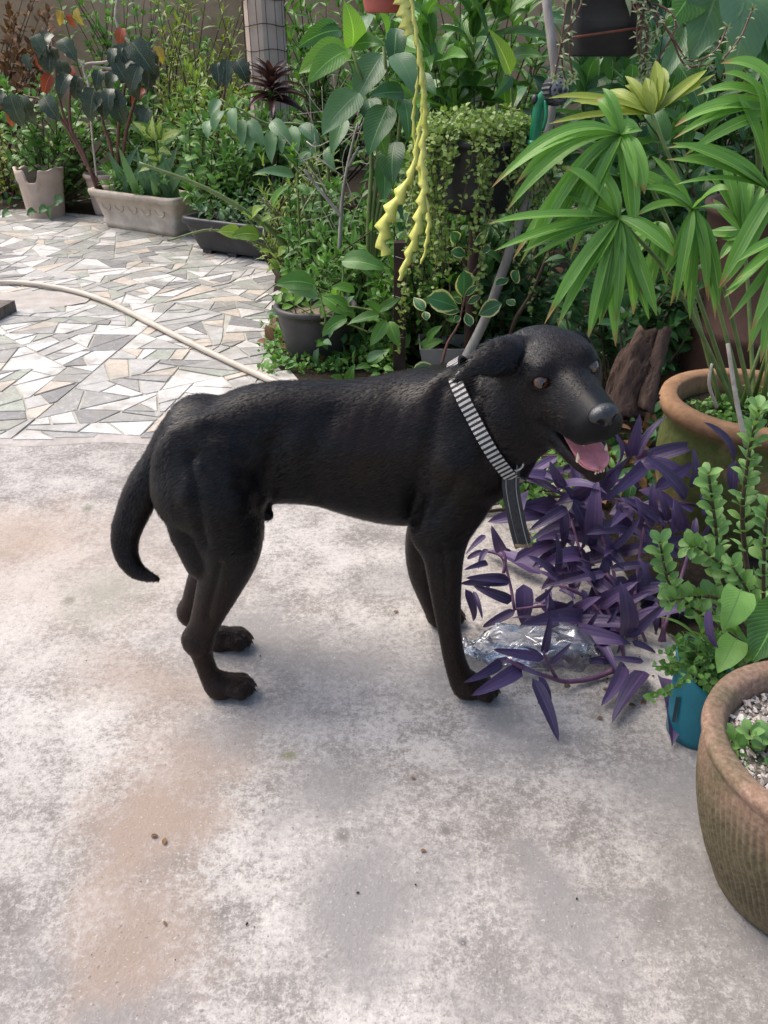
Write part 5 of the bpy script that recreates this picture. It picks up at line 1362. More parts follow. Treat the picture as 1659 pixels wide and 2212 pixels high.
# ================================================================== ZIGZAG CACTUS
hcp = at(838, -40, 2.62); hp_ = empty('hanging_clay_pot', hcp, 'red-brown clay pot hanging above the zigzag cactus', 'pot')
part('pot_body', pot_shell(.085, .06, .15, .008, .008, (hcp.x, hcp.y, hcp.z - .07), .0, .03, 40), simple('red_clay', (.22, .045, .035), (.34, .085, .06), 10, .7, .3, 80), hp_)
part('soil', disc((hcp.x, hcp.y, hcp.z + .03), .07), M['soil'], hp_)
for a in (0, 2.1, 4.2): part('hanging_wire', tube([hcp + Vector((.09 * math.cos(a), .09 * math.sin(a), .07)), hcp + Vector((0, 0, .5))], .0012, 5), bpy.data.materials['steel'], hp_)
zc_ = empty('zigzag_cactus', hcp + Vector((0, 0, .04)), 'yellow-green zigzag cactus with long notched strands hanging from the clay pot', 'cactus')
def zig(pts, w, Y, period=.030):
    P_ = [Vector(p) for p in spline([list(at(x, y, Y + (y - 300) * -.0001)) for x, y in pts], 14)]
    cum = [0]
    for a, b in zip(P_[:-1], P_[1:]): cum.append(cum[-1] + (b - a).length)
    n = int(cum[-1] / (period / 14)); V, Fc = [], []
    for i in range(n + 1):
        s_ = cum[-1] * i / n; j = min(max(1, int(np.searchsorted(cum, s_))), len(P_) - 1); f = (s_ - cum[j - 1]) / max(1e-9, cum[j] - cum[j - 1]); p = P_[j - 1].lerp(P_[j], f); t = (P_[j] - P_[j - 1]).normalized()
        ww = float(np.interp(i / n, np.linspace(0, 1, len(w)), w))
        face = Vector((.25 * math.sin(i * .03), -1, .2)); face = (face - t * face.dot(t)).normalized(); x = t.cross(face)
        saw = lambda ph: (lambda q: (q / .80) ** 1.25 if q < .80 else (1 - q) / .20)(ph % 1.0)
        l_ = ww * (.36 + .64 * saw(s_ / period + .3 * noise.noise(p * 8))); r_ = ww * (.36 + .64 * saw(s_ / period + .5 + .3 * noise.noise(p * 9))); e = .0016
        V += [p - x * l_, p + face * e * 1.6, p + x * r_, p - face * e * 1.6]
    for i in range(n):
        k = i * 4
        for a, b in ((0, 1), (1, 2), (2, 3), (3, 0)): Fc.append((k + a, k + b, k + 4 + b, k + 4 + a))
    part('strand', (V, Fc), M['cactus'], zc_)
zig([(850, -60), (868, -10), (878, 35), (884, 76)], [.022, .030, .026], 2.50, .030)
zig([(870, -60), (890, 30), (897, 80), (910, 140), (916, 210), (905, 290), (892, 365), (862, 425), (835, 475), (826, 520), (832, 552)], [.004, .005, .008, .010, .009, .011, .014, .026, .030, .020], 2.52, .052)
zig([(880, -60), (900, 80), (912, 170), (918, 260), (912, 340), (916, 400), (906, 470), (892, 530), (872, 580), (862, 606)], [.004, .007, .010, .012, .013, .016, .021, .020, .008], 2.47, .048)
zig([(900, 60), (905, 150), (893, 260), (908, 380), (926, 470), (918, 545), (908, 570)], [.004, .006, .007, .008, .010, .010, .005], 2.56, .042)
stem(zc_, [at(893, 60, 2.5), at(903, 120, 2.5), at(905, 200, 2.5)], .0035, .003, M['gstem'])

# ================================================================== HANGING BLACK PLANTER
hbl, hbr = at(1222, 55, 2.45), at(1382, 40, 2.45)
ctr_ = (hbl + hbr) / 2; hb = empty('hanging_planter', ctr_, 'black rectangular planter hanging with dangling succulents and a rusty wire', 'planter')
ax_ = (hbr - hbl).normalized(); ax_.z = 0; ax_.normalize(); by_ = Vector((-ax_.y, ax_.x, 0)); Lh = (hbr - hbl).length / 2
V, Fc = [], []
for (a, b, z) in [(Lh * .86, .06, -.075), (Lh * .9, .07, -.07), (Lh * .96, .085, .0), (Lh * .97, .086, .004), (Lh, .09, .07), (Lh + .01, .10, .072), (Lh + .01, .10, .085), (Lh - .005, .085, .085), (Lh - .01, .08, .05)]:
    for k in range(24):
        t = 6.2832 * (k + .5) / 24; e = .35; V.append(ctr_ + ax_ * a * (1 if math.cos(t) > 0 else -1) * abs(math.cos(t)) ** e + by_ * b * (1 if math.sin(t) > 0 else -1) * abs(math.sin(t)) ** e + Vector((0, 0, z)))
for i in range(8):
    for k in range(24): q, w = i * 24 + k, i * 24 + (k + 1) % 24; Fc.append((q, w, w + 24, q + 24))
Fc.append(tuple(range(24))[::-1]); part('planter_body', (V, Fc), M['blackpl'], hb); part('soil', ([V[8 * 24 + k] for k in range(24)], [tuple(range(24))]), M['soil'], hb, False)
part('wire', tube([ctr_ + ax_ * x - by_ * .092 + Vector((0, 0, -.022 + .012 * x / Lh)) for x in np.linspace(-Lh * .98, Lh * .98, 8)], .0028, 6), simple('rusty_wire', (.12, .035, .02), (.20, .07, .04), 40, .8, .3), hb)
for s_ in (-1, 1): part('hanger', tube([ctr_ + ax_ * s_ * Lh * .9 + Vector((0, 0, .07)), ctr_ + ax_ * s_ * Lh * .4 + Vector((0, 0, .7))], .002, 5), bpy.data.materials['steel'], hb)
su = empty('dangling_succulent', ctr_ + Vector((0, 0, .05)), 'pale succulent strands dangling over the hanging black planter', 'succulent')
fo = Foliage()
def strand(pts, sz=.026, key='thin'):
    P_ = [Vector(p) for p in spline([list(p) for p in pts], 6)]; part('stem', tube(P_, .0024, 5), M['rstem'], su)
    for i in range(0, len(P_), 2 if len(P_) > 12 else 1):
        for w in range(2): fo.add(L[key][rng.randrange(len(L[key]))], frame(P_[i], rvec() + Vector((0, -.4, .1)), Vector((0, -.6, .8)), sz * rng.uniform(.6, 1.1), 1.6))
    for a in range(6): fo.add(L[key][a % len(L[key])], frame(P_[-1], Vector((math.cos(a * 1.05), -.5, math.sin(a * 1.05))), Vector((0, -1, .2)), sz * .7, 1.8))
for i in range(9):
    x = rng.choice([1238, 1248, 1290, 1340, 1378, 1390, 1395]) + rng.gauss(0, 6); y1 = rng.uniform(60, 190); x2 = x + rng.gauss(0, 18); strand([at(x, -12, 2.42), at(x + rng.gauss(0, 8), 10, 2.34), at(x2 + rng.gauss(0, 8), (y1 + 20) / 2, 2.33), at(x2, y1, 2.34)])
for pts in ([(1380, 0, 2.4), (1440, 20, 2.35), (1460, 60, 2.33), (1420, 130, 2.33), (1400, 150, 2.33)], [(1390, -10, 2.4), (1440, 60, 2.33), (1490, 130, 2.32), (1545, 110, 2.33), (1570, 60, 2.35)], [(1400, -10, 2.4), (1450, 80, 2.34), (1480, 140, 2.33), (1530, 140, 2.33)], [(1560, 130, 2.34), (1600, 80, 2.36), (1625, 20, 2.38)]): strand([at(*p) for p in pts], .02)
for i in range(46): p = at(rng.uniform(1200, 1400), rng.uniform(-30, 8), rng.uniform(2.34, 2.5)); fo.add(L['thin'][i % 4], frame(p, rvec() + Vector((0, -.2, .4)), Vector((0, -.5, .8)), .045, 1.5))
fo.build('foliage', leafmat('pale_succulent', (.16, .20, .09), (.34, .38, .20), rough=.5, transl=.15), su)

# ================================================================== COLUMN WITH WIRE
cb = ground(604, 5.6); CR = .115
clm = empty('column', cb, 'pale cement column wrapped in square wire mesh', 'column')
part('shaft', lathe([(CR * 1.02, 0), (CR, .4), (CR * .99, 1.2), (CR * .97, 2.6), (.001, 2.6)], 8, cb), simple('cement', (.34, .26, .20), (.50, .41, .34), 5, .9, .35, 60), clm, False)
for i in range(16):
    z = .35 + i * .125; part('wire', tube([cb + Vector((CR * 1.045 * math.cos(a), CR * 1.045 * math.sin(a), z + .008 * math.sin(a * 3 + i))) for a in [k * .3927 for k in range(17)]], .0022, 4, False), bpy.data.materials['dark_rust'], clm)
for i in range(14):
    a = i * .4488; part('wire', tube([cb + Vector((CR * 1.05 * math.cos(a + .03 * math.sin(z * 9)), CR * 1.05 * math.sin(a + .03 * math.sin(z * 9)), z)) for z in np.linspace(.2, 2.4, 24)], .0022, 4), bpy.data.materials['dark_rust'], clm)

# ================================================================== PLANTS BEHIND
# begonias in the cream planter
bg_ = empty('begonia', bxc, 'tall begonia with drooping dark spotted leaves and red undersides', 'plant')
def bleaf(root, x, y, L_, Y, mat=None, dirx=None):
    h = at(x, y, Y); d = Vector((rng.gauss(0, .35) if dirx is None else dirx, rng.uniform(-.35, .1), -1)).normalized(); l_ = L_ / ppm(h)
    o = leaf('wing', mat or M['begonia'], root, h, h + d * l_, Vector((rng.gauss(0, .3), -1, .5)), 1.4)
    return h
heads = []
for (x, y, l_) in [(75, 75, 60), (112, 72, 75), (95, 95, 70), (130, 85, 70), (255, 95, 85), (285, 90, 95), (318, 100, 80), (270, 135, 75), (300, 140, 80), (330, 135, 70), (150, 160, 70), (170, 165, 60), (205, 190, 85), (235, 195, 90), (222, 200, 70), (22, 205, 80), (48, 208, 75), (5, 195, 70), (300, 225, 55), (320, 235, 55)]:
    heads.append(bleaf(bg_, x, y, l_ * .82, 5.45 + rng.uniform(-.1, .1)))
for (x, y, l_, m_) in [(265, 60, 60, 'red'), (300, 85, 70, 'autumn'), (90, 110, 60, 'red'), (150, 145, 60, 'red'), (110, 160, 70, 'red'), (310, 190, 70, 'red'), (335, 100, 60, 'autumn'), (130, 22, 50, 'autumn'), (165, 18, 56, 'autumn'), (148, 30, 45, 'red'), (30, 235, 60, 'red'), (280, 100, 60, 'red'), (250, 215, 60, 'red')]:
    heads.append(bleaf(bg_, x, y, l_ * .62, 5.52 + rng.uniform(0, .12), M[m_]))
for i in range(16): bleaf(bg_, rng.choice([rng.gauss(110, 35), rng.gauss(285, 35), rng.gauss(225, 25)]), rng.uniform(95, 215), rng.uniform(32, 58), 5.5 + rng.uniform(-.12, .12))
for (x0, pts) in ((205, [(180, 330), (135, 240), (112, 85)]), (208, [(170, 320), (110, 230), (50, 205)]), (248, [(240, 320), (222, 260), (225, 195)]), (252, [(255, 300), (265, 220), (285, 95)]), (258, [(270, 300), (300, 190), (320, 105)]), (215, [(160, 300), (150, 220), (160, 165)])):
    stem(bg_, [at(x0 + 6, 412, 5.62)] + [at(x, y, 5.55) for x, y in pts], .013, .006, M['rstem'], 6, 7)
bg2 = empty('begonia', cb + Vector((-.35, -.3, 0)), 'single dark spotted begonia shoot beside the wire-wrapped column', 'plant')
for (x, y, l_) in [(490, 128, 60), (510, 130, 55), (470, 135, 50)]: bleaf(bg2, x, y, l_, 5.1)
stem(bg2, [ground(480, 5.15), at(470, 300, 5.15), at(485, 200, 5.12), at(492, 130, 5.1)], .010, .005, M['rstem'], 6)
# white twig
wt = empty('pale_branch', at(200, 420, 5.7), 'bare pale crooked branch twisting up in front of the brown wall', 'branch')
for pts in ([(262, -40), (250, 20), (252, 50), (262, 75), (282, 95), (280, 115), (260, 128), (222, 135), (183, 140), (185, 165), (192, 185), (200, 300), (212, 410)], [(258, 128), (262, 145), (240, 155), (190, 165)], [(183, 140), (160, 125), (140, 118)], [(262, 145), (235, 148), (200, 143)]):
    stem(wt, [at(x, y, 5.85) for x, y in pts], .009, .007, M['twig'], 4, 6, 'twig')
# pale-leaved plant in the planter and companions
df_ = empty('variegated_plant', bxc + bxa * .15, 'pale yellow-green variegated plant growing in the cream planter', 'plant')
for (bx, by, tx, ty) in [(335, 300, 285, 262), (335, 302, 330, 250), (340, 300, 350, 258), (340, 304, 395, 282), (345, 345, 315, 340), (342, 350, 350, 330), (338, 352, 300, 372), (345, 320, 372, 335), (335, 330, 300, 325)]: leaf('ovate', M['dieff'], df_, at(bx, by, 5.35), at(tx, ty, 5.30), Vector((0, -.9, .4)), 1.1)
stem(df_, [bxc + bxa * .15 + Vector((0, 0, .18)), at(342, 350, 5.36), at(337, 300, 5.35)], .010, .006, M['gstem'], 5)
al = empty('blade_leaved_plant', bxc + bxa * .05, 'grey-green narrow-bladed succulents crowding the cream planter', 'plant')
for i in range(34):
    b = bxc + bxa * rng.uniform(-.24, .27) + bxb * rng.uniform(-.05, .05) + Vector((0, 0, .18)); t = b + Vector((rng.gauss(0, .11), rng.gauss(-.05, .08), rng.uniform(.12, .34)))
    link('leaf', L['blade'][i % 4][0], M['bluegreen'], al, frame(b, t - b, Vector((0, -1, .3)), (t - b).length, 1.6))
shrub('planter_weeds', 'low leafy weeds along the rim of the cream planter', 'plant', bxc + Vector((0, 0, .18)), [bxc + bxa * rng.uniform(-.3, .3) - bxb * rng.uniform(0, .12) + Vector((0, 0, rng.uniform(.24, .36))) for _ in range(16)], 'small', M['weed'], .055, 4, True, stem_r=.003, bow=.02)
shrub('trough_weeds', 'sparse blue-green weeds growing in the black trough', 'plant', bkc + Vector((0, 0, .12)), [bkc + bka * rng.uniform(-.34, .3) - bkb * rng.uniform(-.1, .12) + Vector((0, 0, rng.uniform(.2, .36))) for _ in range(18)], 'small', M['bluegreen'], .050, 4, True, stem_r=.003, bow=.02, smat=M['bstem'])
# spiny green stems
sc_ = empty('spiny_stem_plant', gr(640, 610), 'spiny green arching stems reaching over the black trough', 'plant')
for pts, r0, r1 in (([gr(640, 612), at(628, 560, 4.05), at(600, 510, 4.0), at(520, 450, 3.95), at(430, 400, 3.95), at(300, 352, 3.95)], .020, .007), ([at(628, 558, 4.05), at(590, 540, 3.98), at(520, 512, 3.9), at(450, 497, 3.85), at(362, 520, 3.8)], .008, .004), ([at(620, 545, 4.05), at(580, 535, 4), at(540, 520, 3.95)], .006, .004),
                    ([at(690, 600, 3.6), at(675, 520, 3.6), at(660, 460, 3.6), at(650, 410, 3.6)], .012, .006), ([at(600, 470, 4), at(575, 440, 4), at(558, 425, 4)], .007, .005)):
    stem(sc_, pts, r0, r1, M['gstem'], 8, 8)
    P_ = spline([list(p) for p in pts], 10)
    V, Fc = [], []
    for p in P_[2:]:
        for w in range(3):
            d = rvec().normalized(); p_ = Vector(p); o_ = d.orthogonal() * .0012; k = len(V); V += [p_ - o_, p_ + o_, p_ + d * (r1 + .016)]; Fc.append((k, k + 1, k + 2))
    part('spines', (V, Fc), M['twig'], sc_, False)['kind'] = 'stuff'
yl = empty('yellow_leaved_sapling', gr(650, 600), 'sapling with yellowing oval leaves beside the spiny stems', 'plant')
for (bx, by, tx, ty) in [(545, 470, 570, 448), (560, 490, 588, 470), (520, 505, 470, 500), (560, 510, 500, 512), (595, 560, 560, 545), (540, 475, 520, 462), (600, 550, 625, 540), (575, 500, 560, 480), (610, 575, 575, 590), (580, 560, 600, 590)]: leaf('ovate', M['lime'], yl, at(bx, by, 3.85), at(tx, ty, 3.8), None, 1.1)
stem(yl, [gr(652, 615), at(600, 560, 3.9), at(560, 500, 3.86), at(530, 470, 3.85)], .006, .003, M['gstem'])
# cordyline rosette
cd = empty('burgundy_rosette', ground(590, 5.0), 'dark burgundy rosette plant in front of the wire-wrapped column', 'plant')
ch = at(586, 190, 5.0)
for i in range(44):
    a = i * 2.4; q = i / 44; b = ch + Vector((0, 0, .12 * (q - .5))); d = Vector((math.cos(a), math.sin(a) * .8, .9 - 1.3 * (1 - q))).normalized(); leaf('lance', M['cordy'], cd, b, b + d * rng.uniform(.13, .20) * (1.1 - .4 * q), Vector((0, -.3, 1)), .8)
stem(cd, [ground(590, 5.0), at(592, 300, 5.0), ch], .014, .010, M['bstem'])
# drooping grey-green plant and the big glossy one
def Z0(x, y): return (442.5 + .3334 * x, .3334 * y)
gg = empty('drooping_leaf_plant', ground(640, 4.1), 'arching plant with drooping grey-green oval leaves beyond the black trough', 'plant')
for (bx, by, tx, ty) in [(280, 780, 395, 950), (430, 785, 575, 930), (430, 840, 435, 1065), (620, 810, 740, 945), (180, 700, 205, 870), (240, 770, 250, 960), (320, 820, 290, 1000), (560, 820, 600, 1000), (700, 830, 700, 1010), (120, 720, 60, 860), (520, 860, 500, 1000), (90, 640, 30, 760), (680, 980, 600, 1080), (800, 950, 850, 1120), (30, 780, 20, 900)]: leaf('ovate', M['bluegreen'], gg, at(*Z0(bx, by), 3.9), at(*Z0(tx, ty), 3.84), Vector((rng.gauss(0, .3), -1, .35)), .95)
for pts in ([(760, 1500), (800, 1100), (720, 850), (560, 800), (400, 800), (200, 690)], [(760, 1500), (700, 1100), (500, 850), (300, 780), (100, 640)]): stem(gg, [ground(640, 4.1)] + [at(*Z0(x, y), 3.95) for x, y in pts], .009, .004, M['gstem'])
lt = empty('pale_leaf_shoot', ground(660, 3.8), 'upright shoot with pale narrow leaves and a bright tip', 'plant')
for (bx, by, tx, ty, m_) in [(580, 1140, 315, 1120, 'bluegreen'), (600, 1060, 690, 980, 'bluegreen'), (580, 1015, 570, 910, 'bright'), (590, 1010, 605, 920, 'bright'), (575, 1010, 500, 950, 'mid'), (600, 1080, 480, 1000, 'mid'), (440, 1330, 570, 1190, 'mid'), (620, 1250, 760, 1260, 'mid'), (600, 1200, 700, 1300, 'mid'), (640, 1350, 780, 1380, 'weed')]: leaf('lance', M[m_], lt, at(*Z0(bx, by), 3.6), at(*Z0(tx, ty), 3.55), Vector((0, -.7, .7)), 1.2)
stem(lt, [ground(655, 3.65), at(*Z0(610, 1400), 3.62), at(*Z0(600, 1100), 3.6), at(*Z0(585, 1000), 3.6)], .006, .004, M['gstem'])
an = empty('glossy_broad_leaf_plant', ground(800, 3.3), 'tall glossy plant with large dark green leaves beside the zigzag cactus', 'plant')
for (bx, by, tx, ty, m_, w) in [(950, 300, 900, 0, 'bright', 1), (940, 320, 605, 480, 'bright', .9), (920, 330, 665, 545, 'mid', 1), (960, 300, 1155, 290, 'mid', .9), (1170, 240, 1125, 70, 'bright', 1), (1150, 350, 970, 680, 'bluegreen', 1.1), (1230, 350, 1370, 630, 'bluegreen', 1.2), (1290, 600, 1060, 620, 'deep', .9),
                                (1000, 600, 760, 880, 'bluegreen', 1), (1190, 680, 1060, 1010, 'deep', 1.15), (1230, 920, 1220, 1200, 'deep', 1.2), (1290, 640, 1320, 930, 'deep', 1), (1060, 640, 1090, 830, 'deep', 1.2), (1240, 180, 1220, 480, 'deep', 1), (1060, 100, 980, 330, 'deep', 1), (860, 150, 720, 180, 'mid', .8), (880, 200, 600, 310, 'mid', .8), (1300, 250, 1420, 330, 'mid', .9), (1360, 480, 1500, 620, 'deep', 1),
                                (1100, 720, 1180, 1020, 'mid', 1), (900, 760, 820, 1000, 'bluegreen', .9), (1160, 1020, 1160, 1320, 'deep', 1), (1280, 1300, 1300, 1560, 'deep', 1)]:
    Y = 3.2 + rng.uniform(-.15, .12); leaf('ovate', M[m_], an, at(*Z0(bx, by), Y), at(*Z0(tx, ty), Y - .08), Vector((rng.gauss(0, .3), -.9, .55)), w)
for pts in ([(1080, 1500), (1120, 900), (950, 310)], [(1100, 1500), (1200, 900), (1160, 300)], [(1120, 1500), (1240, 1000), (1280, 620)], [(1060, 1500), (1080, 1000), (1010, 610)]): stem(an, [ground(800, 3.3)] + [at(*Z0(x, y), 3.25) for x, y in pts], .011, .006, M['gstem'])
# dry wispy stems
dw = empty('dry_wispy_stems', ground(740, 3.5), 'tangle of dry pale wispy stems in front of the glossy plant', 'plant')
for i in range(30):
    a = at(rng.uniform(640, 800), rng.uniform(240, 500), rng.uniform(3.35, 3.6)); b = a + Vector((rng.gauss(0, .12), rng.gauss(0, .05), rng.gauss(.05, .12))); stem(dw, [a, a.lerp(b, .5) + rvec(.02), b], .0022, .0012, M['twig'], 4, 4, 'twig')
for pts in ([(870, 1650), (890, 1300), (930, 1050), (990, 800)], [(900, 1420), (760, 1250), (640, 1100)], [(930, 1080), (1000, 950)]): stem(dw, [at(*Z0(x, y), 3.3) for x, y in pts], .008, .004, M['bark'], 5, 6, 'twig')
# cream-edged rosettes
vr = empty('cream_edged_plant', ground(980, 2.75), 'green plant with cream-edged spoon leaves behind the dog\'s head', 'plant')
for (bx, by, tx, ty, w) in [(1310, 670, 1105, 600, 1), (1325, 690, 1190, 690, .8), (1340, 600, 1345, 420, 1.2), (1350, 590, 1440, 520, .6), (1440, 715, 1595, 640, 1), (1330, 640, 1280, 600, .7), (1360, 700, 1390, 790, 1), (1320, 720, 1285, 760, .8), (1370, 640, 1460, 590, .6), (1410, 270, 1510, 160, .5), (1450, 300, 1525, 290, 1), (1300, 250, 1270, 170, 1), (1320, 350, 1260, 330, 1), (1360, 330, 1260, 300, 1), (1640, 480, 1550, 520, 1), (1680, 510, 1700, 420, 1), (1620, 620, 1680, 650, 1), (1090, 690, 1110, 750, 1), (1020, 600, 1090, 690, 1), (1180, 1060, 1010, 1080, 1), (970, 110, 990, 60, 1.1)]:
    leaf('obovate', M['vari'], vr, at(*Z1(bx, by), 2.62), at(*Z1(tx, ty), 2.58), Vector((rng.gauss(0, .2), -.9, .5)), w * 1.0)
for pts in ([(1200, 1050), (1240, 900), (1310, 780), (1340, 660)], [(1340, 660), (1380, 480), (1330, 330)], [(1380, 480), (1450, 380), (1450, 300)]): stem(vr, [at(*Z1(x, y), 2.64) for x, y in pts], .005, .003, M['rstem'])
stem(vr, [ground(980, 2.70), at(*Z1(1200, 1050), 2.64)], .006, .005, M['rstem'])
# clear plastic nursery pot
cpp = gr(955, 815); cpt = empty('nursery_pot', cpp, 'small square grey nursery pot behind the dog\'s shoulders', 'pot')
V = [cpp + Vector((sx * q, sy * q, z)) for q, z in ((.062, .005), (.085, .13), (.080, .13), (.060, .02)) for sx, sy in ((-1, -1), (1, -1), (1, 1), (-1, 1))]
part('pot_body', (V, [(i * 4 + k, i * 4 + (k + 1) % 4, i * 4 + 4 + (k + 1) % 4, i * 4 + 4 + k) for i in range(3) for k in range(4)] + [(3, 2, 1, 0)]), simple('grey_translucent', (.20, .19, .175), (.30, .285, .27), 10, .4, .1), cpt, False); part('soil', disc((cpp.x, cpp.y, .10), .065), M['soil'], cpt)

# masses: name, label, key, material, base x, base Y, target box, stems, nodes, leaf size
mass = [
 ('dry_shrub', 'dry brown leaf mass against the garden wall', 'small', 'dry', 30, 7.2, (-60, 110, -40, 180, 6.9, 7.4), 26, 9, .09, True),
 ('olive_shrub', 'low olive-green shrub behind the broken clay pot', 'small', 'olive', 60, 6.7, (-80, 200, 260, 430, 6.3, 6.8), 46, 8, .065, True),
 ('climbing_shrub', 'loose thin-leaved shrub climbing in front of the brown wall', 'thin', 'olive', 420, 6.8, (330, 560, -30, 260, 6.3, 7.0), 50, 10, .11, True),
 ('leafy_bush', 'mid-green bush behind the cream planter', 'lance', 'mid', 380, 6.0, (230, 500, 190, 390, 5.8, 6.2), 40, 8, .12, True),
 ('bright_bush', 'light green bush at the foot of the wire-wrapped column', 'small', 'weed', 520, 5.2, (400, 680, 200, 420, 4.9, 5.4), 70, 9, .080, True),
 ('weedy_bush', 'dense weedy bush behind the black trough', 'lance', 'weed', 570, 5.1, (470, 720, 300, 470, 4.9, 5.3), 64, 8, .090, True),
 ('wild_bush', 'tangled small-leaved bush behind the charcoal pot', 'small', 'mid', 720, 3.7, (620, 860, 400, 640, 3.5, 3.8), 66, 8, .058, True),
 ('dark_bush', 'dark small-leaved bush round the rusty metal post', 'small', 'mid', 900, 3.15, (790, 1010, 480, 760, 3.0, 3.2), 60, 8, .055, True),
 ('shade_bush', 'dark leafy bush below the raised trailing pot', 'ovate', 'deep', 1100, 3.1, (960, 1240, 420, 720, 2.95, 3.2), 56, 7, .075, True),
 ('ginger_clump', 'clump of long drooping leaves behind the raised trailing pot', 'long', 'mid', 1020, 3.7, (880, 1180, -40, 240, 3.4, 3.9), 12, 5, .23, False),
 ('ginger_clump', 'clump of long dark leaves behind the hanging black planter', 'long', 'deep', 1320, 3.5, (1180, 1480, -30, 260, 3.2, 3.7), 12, 5, .23, False),
 ('tall_leaf_clump', 'tall dark-leaved clump behind the fan palm', 'ovate', 'deep', 1480, 3.0, (1280, 1560, 180, 520, 2.75, 3.1), 16, 5, .14, False),
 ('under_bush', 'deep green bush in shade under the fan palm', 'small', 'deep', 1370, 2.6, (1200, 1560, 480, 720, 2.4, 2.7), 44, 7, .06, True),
 ('backdrop_bush', 'dense dark bush closing the garden behind the raised pot', 'lance', 'mid', 1000, 4.9, (740, 1240, -60, 330, 4.4, 5.0), 80, 8, .14, True),
 ('backdrop_bush', 'dense dark bush closing the garden behind the fan palm', 'lance', 'deep', 1500, 4.4, (1200, 1800, -60, 420, 3.9, 4.5), 80, 8, .14, True),
 ('leafy_thicket', 'mixed green thicket behind the wire-wrapped column', 'lance', 'mid', 700, 6.3, (540, 880, -50, 260, 5.8, 6.5), 60, 8, .13, True),
 ('wall_climber', 'feathery green climber hanging over the brown garden wall', 'small', 'weed', 330, 7.6, (120, 460, -60, 120, 7.2, 7.7), 40, 9, .085, True),
 ('begonia_companion', 'leafy green undergrowth shrub between the begonia stems', 'small', 'mid', 130, 6.2, (0, 330, 150, 380, 5.9, 6.5), 60, 8, .08, True),
 ('pale_weed_bush', 'pale yellow-green weed bush between the trough and the charcoal pot', 'thin', 'jenny', 640, 4.2, (560, 760, 330, 560, 3.9, 4.3), 46, 9, .07, True),
 ('bright_weed_bush', 'bright leafy weed bush directly behind the charcoal pot', 'lance', 'weed', 760, 3.4, (660, 870, 450, 660, 3.2, 3.45), 36, 7, .075, True),
 ('light_green_bush', 'light green leafy bush left of the wire-wrapped column', 'lance', 'lime', 470, 6.0, (360, 560, 120, 300, 5.6, 6.1), 26, 8, .10, True),
 ('shady_creeper', 'mid-green creeper filling the gap under the zigzag cactus', 'ovate', 'mid', 960, 3.0, (840, 1000, 420, 640, 2.9, 3.1), 26, 6, .06, True),
 ('low_weeds', 'low green weeds between the purple plant and the bed', 'small', 'weed', 1180, 1.95, (1080, 1320, 930, 1080, 1.75, 2.0), 24, 6, .035, True),
]
for (nm, lb, key, mt, bx, bY, tb, ns_, nd, sz, jn_) in mass:
    shrub(nm, lb, 'bush' if 'bush' in nm or 'shrub' in nm else 'plant', ground(bx, bY), targets(*tb, ns_), key, M[mt], sz, nd, jn_, stem_r=.005 if bY < 4 else .007, smat=M['bstem'], bow=.08)
# extra broad leaves top right
mo = empty('large_climber', ground(1620, 2.9), 'climber with very large green leaves above the fan palm', 'plant')
for (bx, by, tx, ty, w, m_) in [(1560, -60, 1490, 130, 1.1, 'bluegreen'), (1600, -40, 1570, 190, 1.0, 'bluegreen'), (1650, -20, 1660, 160, 1.2, 'deep'), (1500, -30, 1440, 60, 1, 'mid'), (1700, 40, 1690, 240, 1, 'deep'), (1480, 60, 1420, 190, .8, 'bluegreen'), (1460, 130, 1520, 250, .8, 'deep')]: leaf('heart' if w > .9 else 'ovate', M[m_], mo, at(bx, by, 2.7), at(tx, ty, 2.62), Vector((rng.gauss(0, .2), -1, .4)), w * .8)
stem(mo, [ground(1620, 2.9), at(1640, 400, 2.85), at(1600, 100, 2.8), at(1560, -60, 2.72)], .012, .008, M['gstem'], 6)
ll = empty('lime_leaf_shoot', ground(1090, 3.0), 'single lime-green leaf shoot standing out above the trailing pot', 'plant')
leaf('lance', M['lime'], ll, at(1103, 160, 3.0), at(1055, 62, 2.95), Vector((.3, -1, .3)), 1.3); leaf('lance', M['deep'], ll, at(1103, 165, 3.0), at(1060, 215, 2.95), Vector((.3, -1, .3)), 1.2); stem(ll, [ground(1090, 3.0), at(1105, 300, 3.0), at(1103, 160, 3.0)], .006, .004, M['gstem'])
# ground cover round the charcoal pot
gc = empty('ground_cover', gr(720, 790), 'bright small-leaved ground cover round the charcoal pot', 'ground cover'); gc['kind'] = 'stuff'
fo = Foliage()
for i in range(2600):
    x, y = rng.uniform(560, 880), rng.uniform(700, 850)
    if x < 600 and rng.random() < (600 - x) / 42: continue
    if y > 815 + 20 * noise.noise(Vector((x * .02, 0, 0))): continue
    p = gr(x, y); 
    if (p - gp).length < .10: continue
    p.z = rng.uniform(.008, .05 + .03 * max(0, noise.noise(p * 9))); fo.add(L['tiny'][i % 3] if i % 5 else L['small'][i % 4], frame(p, rvec() * .7 + Vector((0, -.2, .5)), Vector((0, -.3, 1)) + rvec(.3), rng.uniform(.010, .022) if i % 5 else rng.uniform(.03, .05)))
fo.build('foliage', M['weed'], gc)
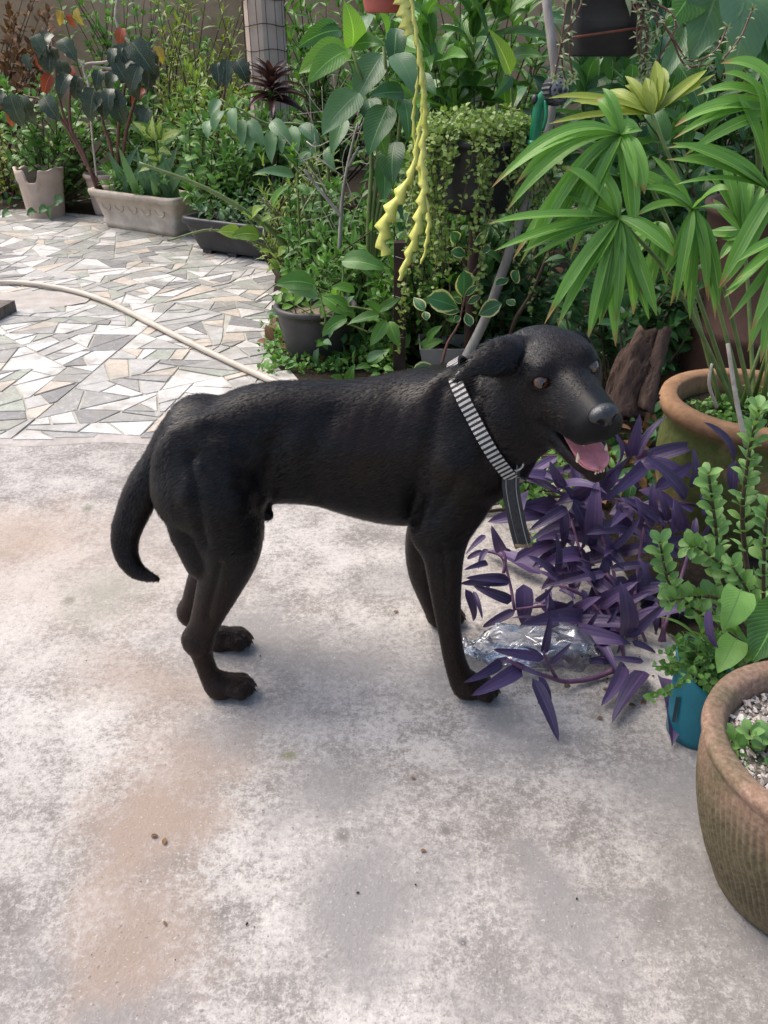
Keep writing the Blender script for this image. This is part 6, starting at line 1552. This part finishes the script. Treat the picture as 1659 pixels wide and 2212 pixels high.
# fallen leaves and low growth through the bed
lit = empty('undergrowth', gr(1000, 800), 'low dark undergrowth and leaf litter covering the garden bed', 'undergrowth'); lit['kind'] = 'stuff'
fo = Foliage(); fd2 = Foliage()
def inside(p):
    c = False; n = len(bed)
    for i in range(n):
        a, b = bed[i], bed[i - 1]
        if (a.y > p.y) != (b.y > p.y) and p.x < (b.x - a.x) * (p.y - a.y) / (b.y - a.y) + a.x: c = not c
    return c
for i in range(5200):
    Y = 1.9 + 4.6 * rng.random() ** 1.4; x0 = -2.6 * (Y - 2.9) / 3.6 - .25 if Y > 2.9 else .35; p = Vector((rng.uniform(x0, 1.0 + Y * .42), Y, rng.uniform(.01, .10)))
    if Y < 2.9 and p.x < .55: continue
    if not inside(p): continue
    (fo if i % 3 else fd2).add(L['small'][i % 4], frame(p, rvec() + Vector((0, -.3, .5 if i % 3 else 0)), Vector((0, -.3, 1)) + rvec(.3), rng.uniform(.03, .075)))
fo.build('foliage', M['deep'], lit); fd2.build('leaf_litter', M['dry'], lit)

# bits of dry leaf and soil crumbs blown on to the concrete
db = empty('debris', gr(1250, 1480), 'dry leaf bits and soil crumbs scattered on the concrete near the plants', 'debris'); db['kind'] = 'stuff'
fo = Foliage(); V, Fc = [], []
for i in range(60):
    x, y = (rng.gauss(1250, 130), rng.gauss(1440, 55)) if i < 38 else (rng.uniform(100, 1450), rng.uniform(1150, 2150))
    if x > 1440: continue
    p = gr(x, y, .002)
    if i % 3 == 0: fo.add(L['small'][i % 4], frame(p, Vector((rng.gauss(0, 1), rng.gauss(0, 1), .0)), Vector((0, 0, 1)) + rvec(.08), rng.uniform(.008, .016)))
    else:
        r = rng.uniform(.0008, .0024); k = len(V)
        for d in ((1, 0, 0), (-.9, .2, 0), (.1, 1, .1), (0, -1, .1), (0, .1, .8), (.1, 0, -.8)): V.append(p + (Vector(d) + rvec(.25)) * r)
        Fc += [(k + a_, k + b_, k + c_) for a_, b_, c_ in ((0, 2, 4), (2, 1, 4), (1, 3, 4), (3, 0, 4), (2, 0, 5), (1, 2, 5), (3, 1, 5), (0, 3, 5))]
fo.build('leaf_bits', M['dry'], db); part('soil_crumbs', (V, Fc), M['soil'], db, False)['kind'] = 'stuff'
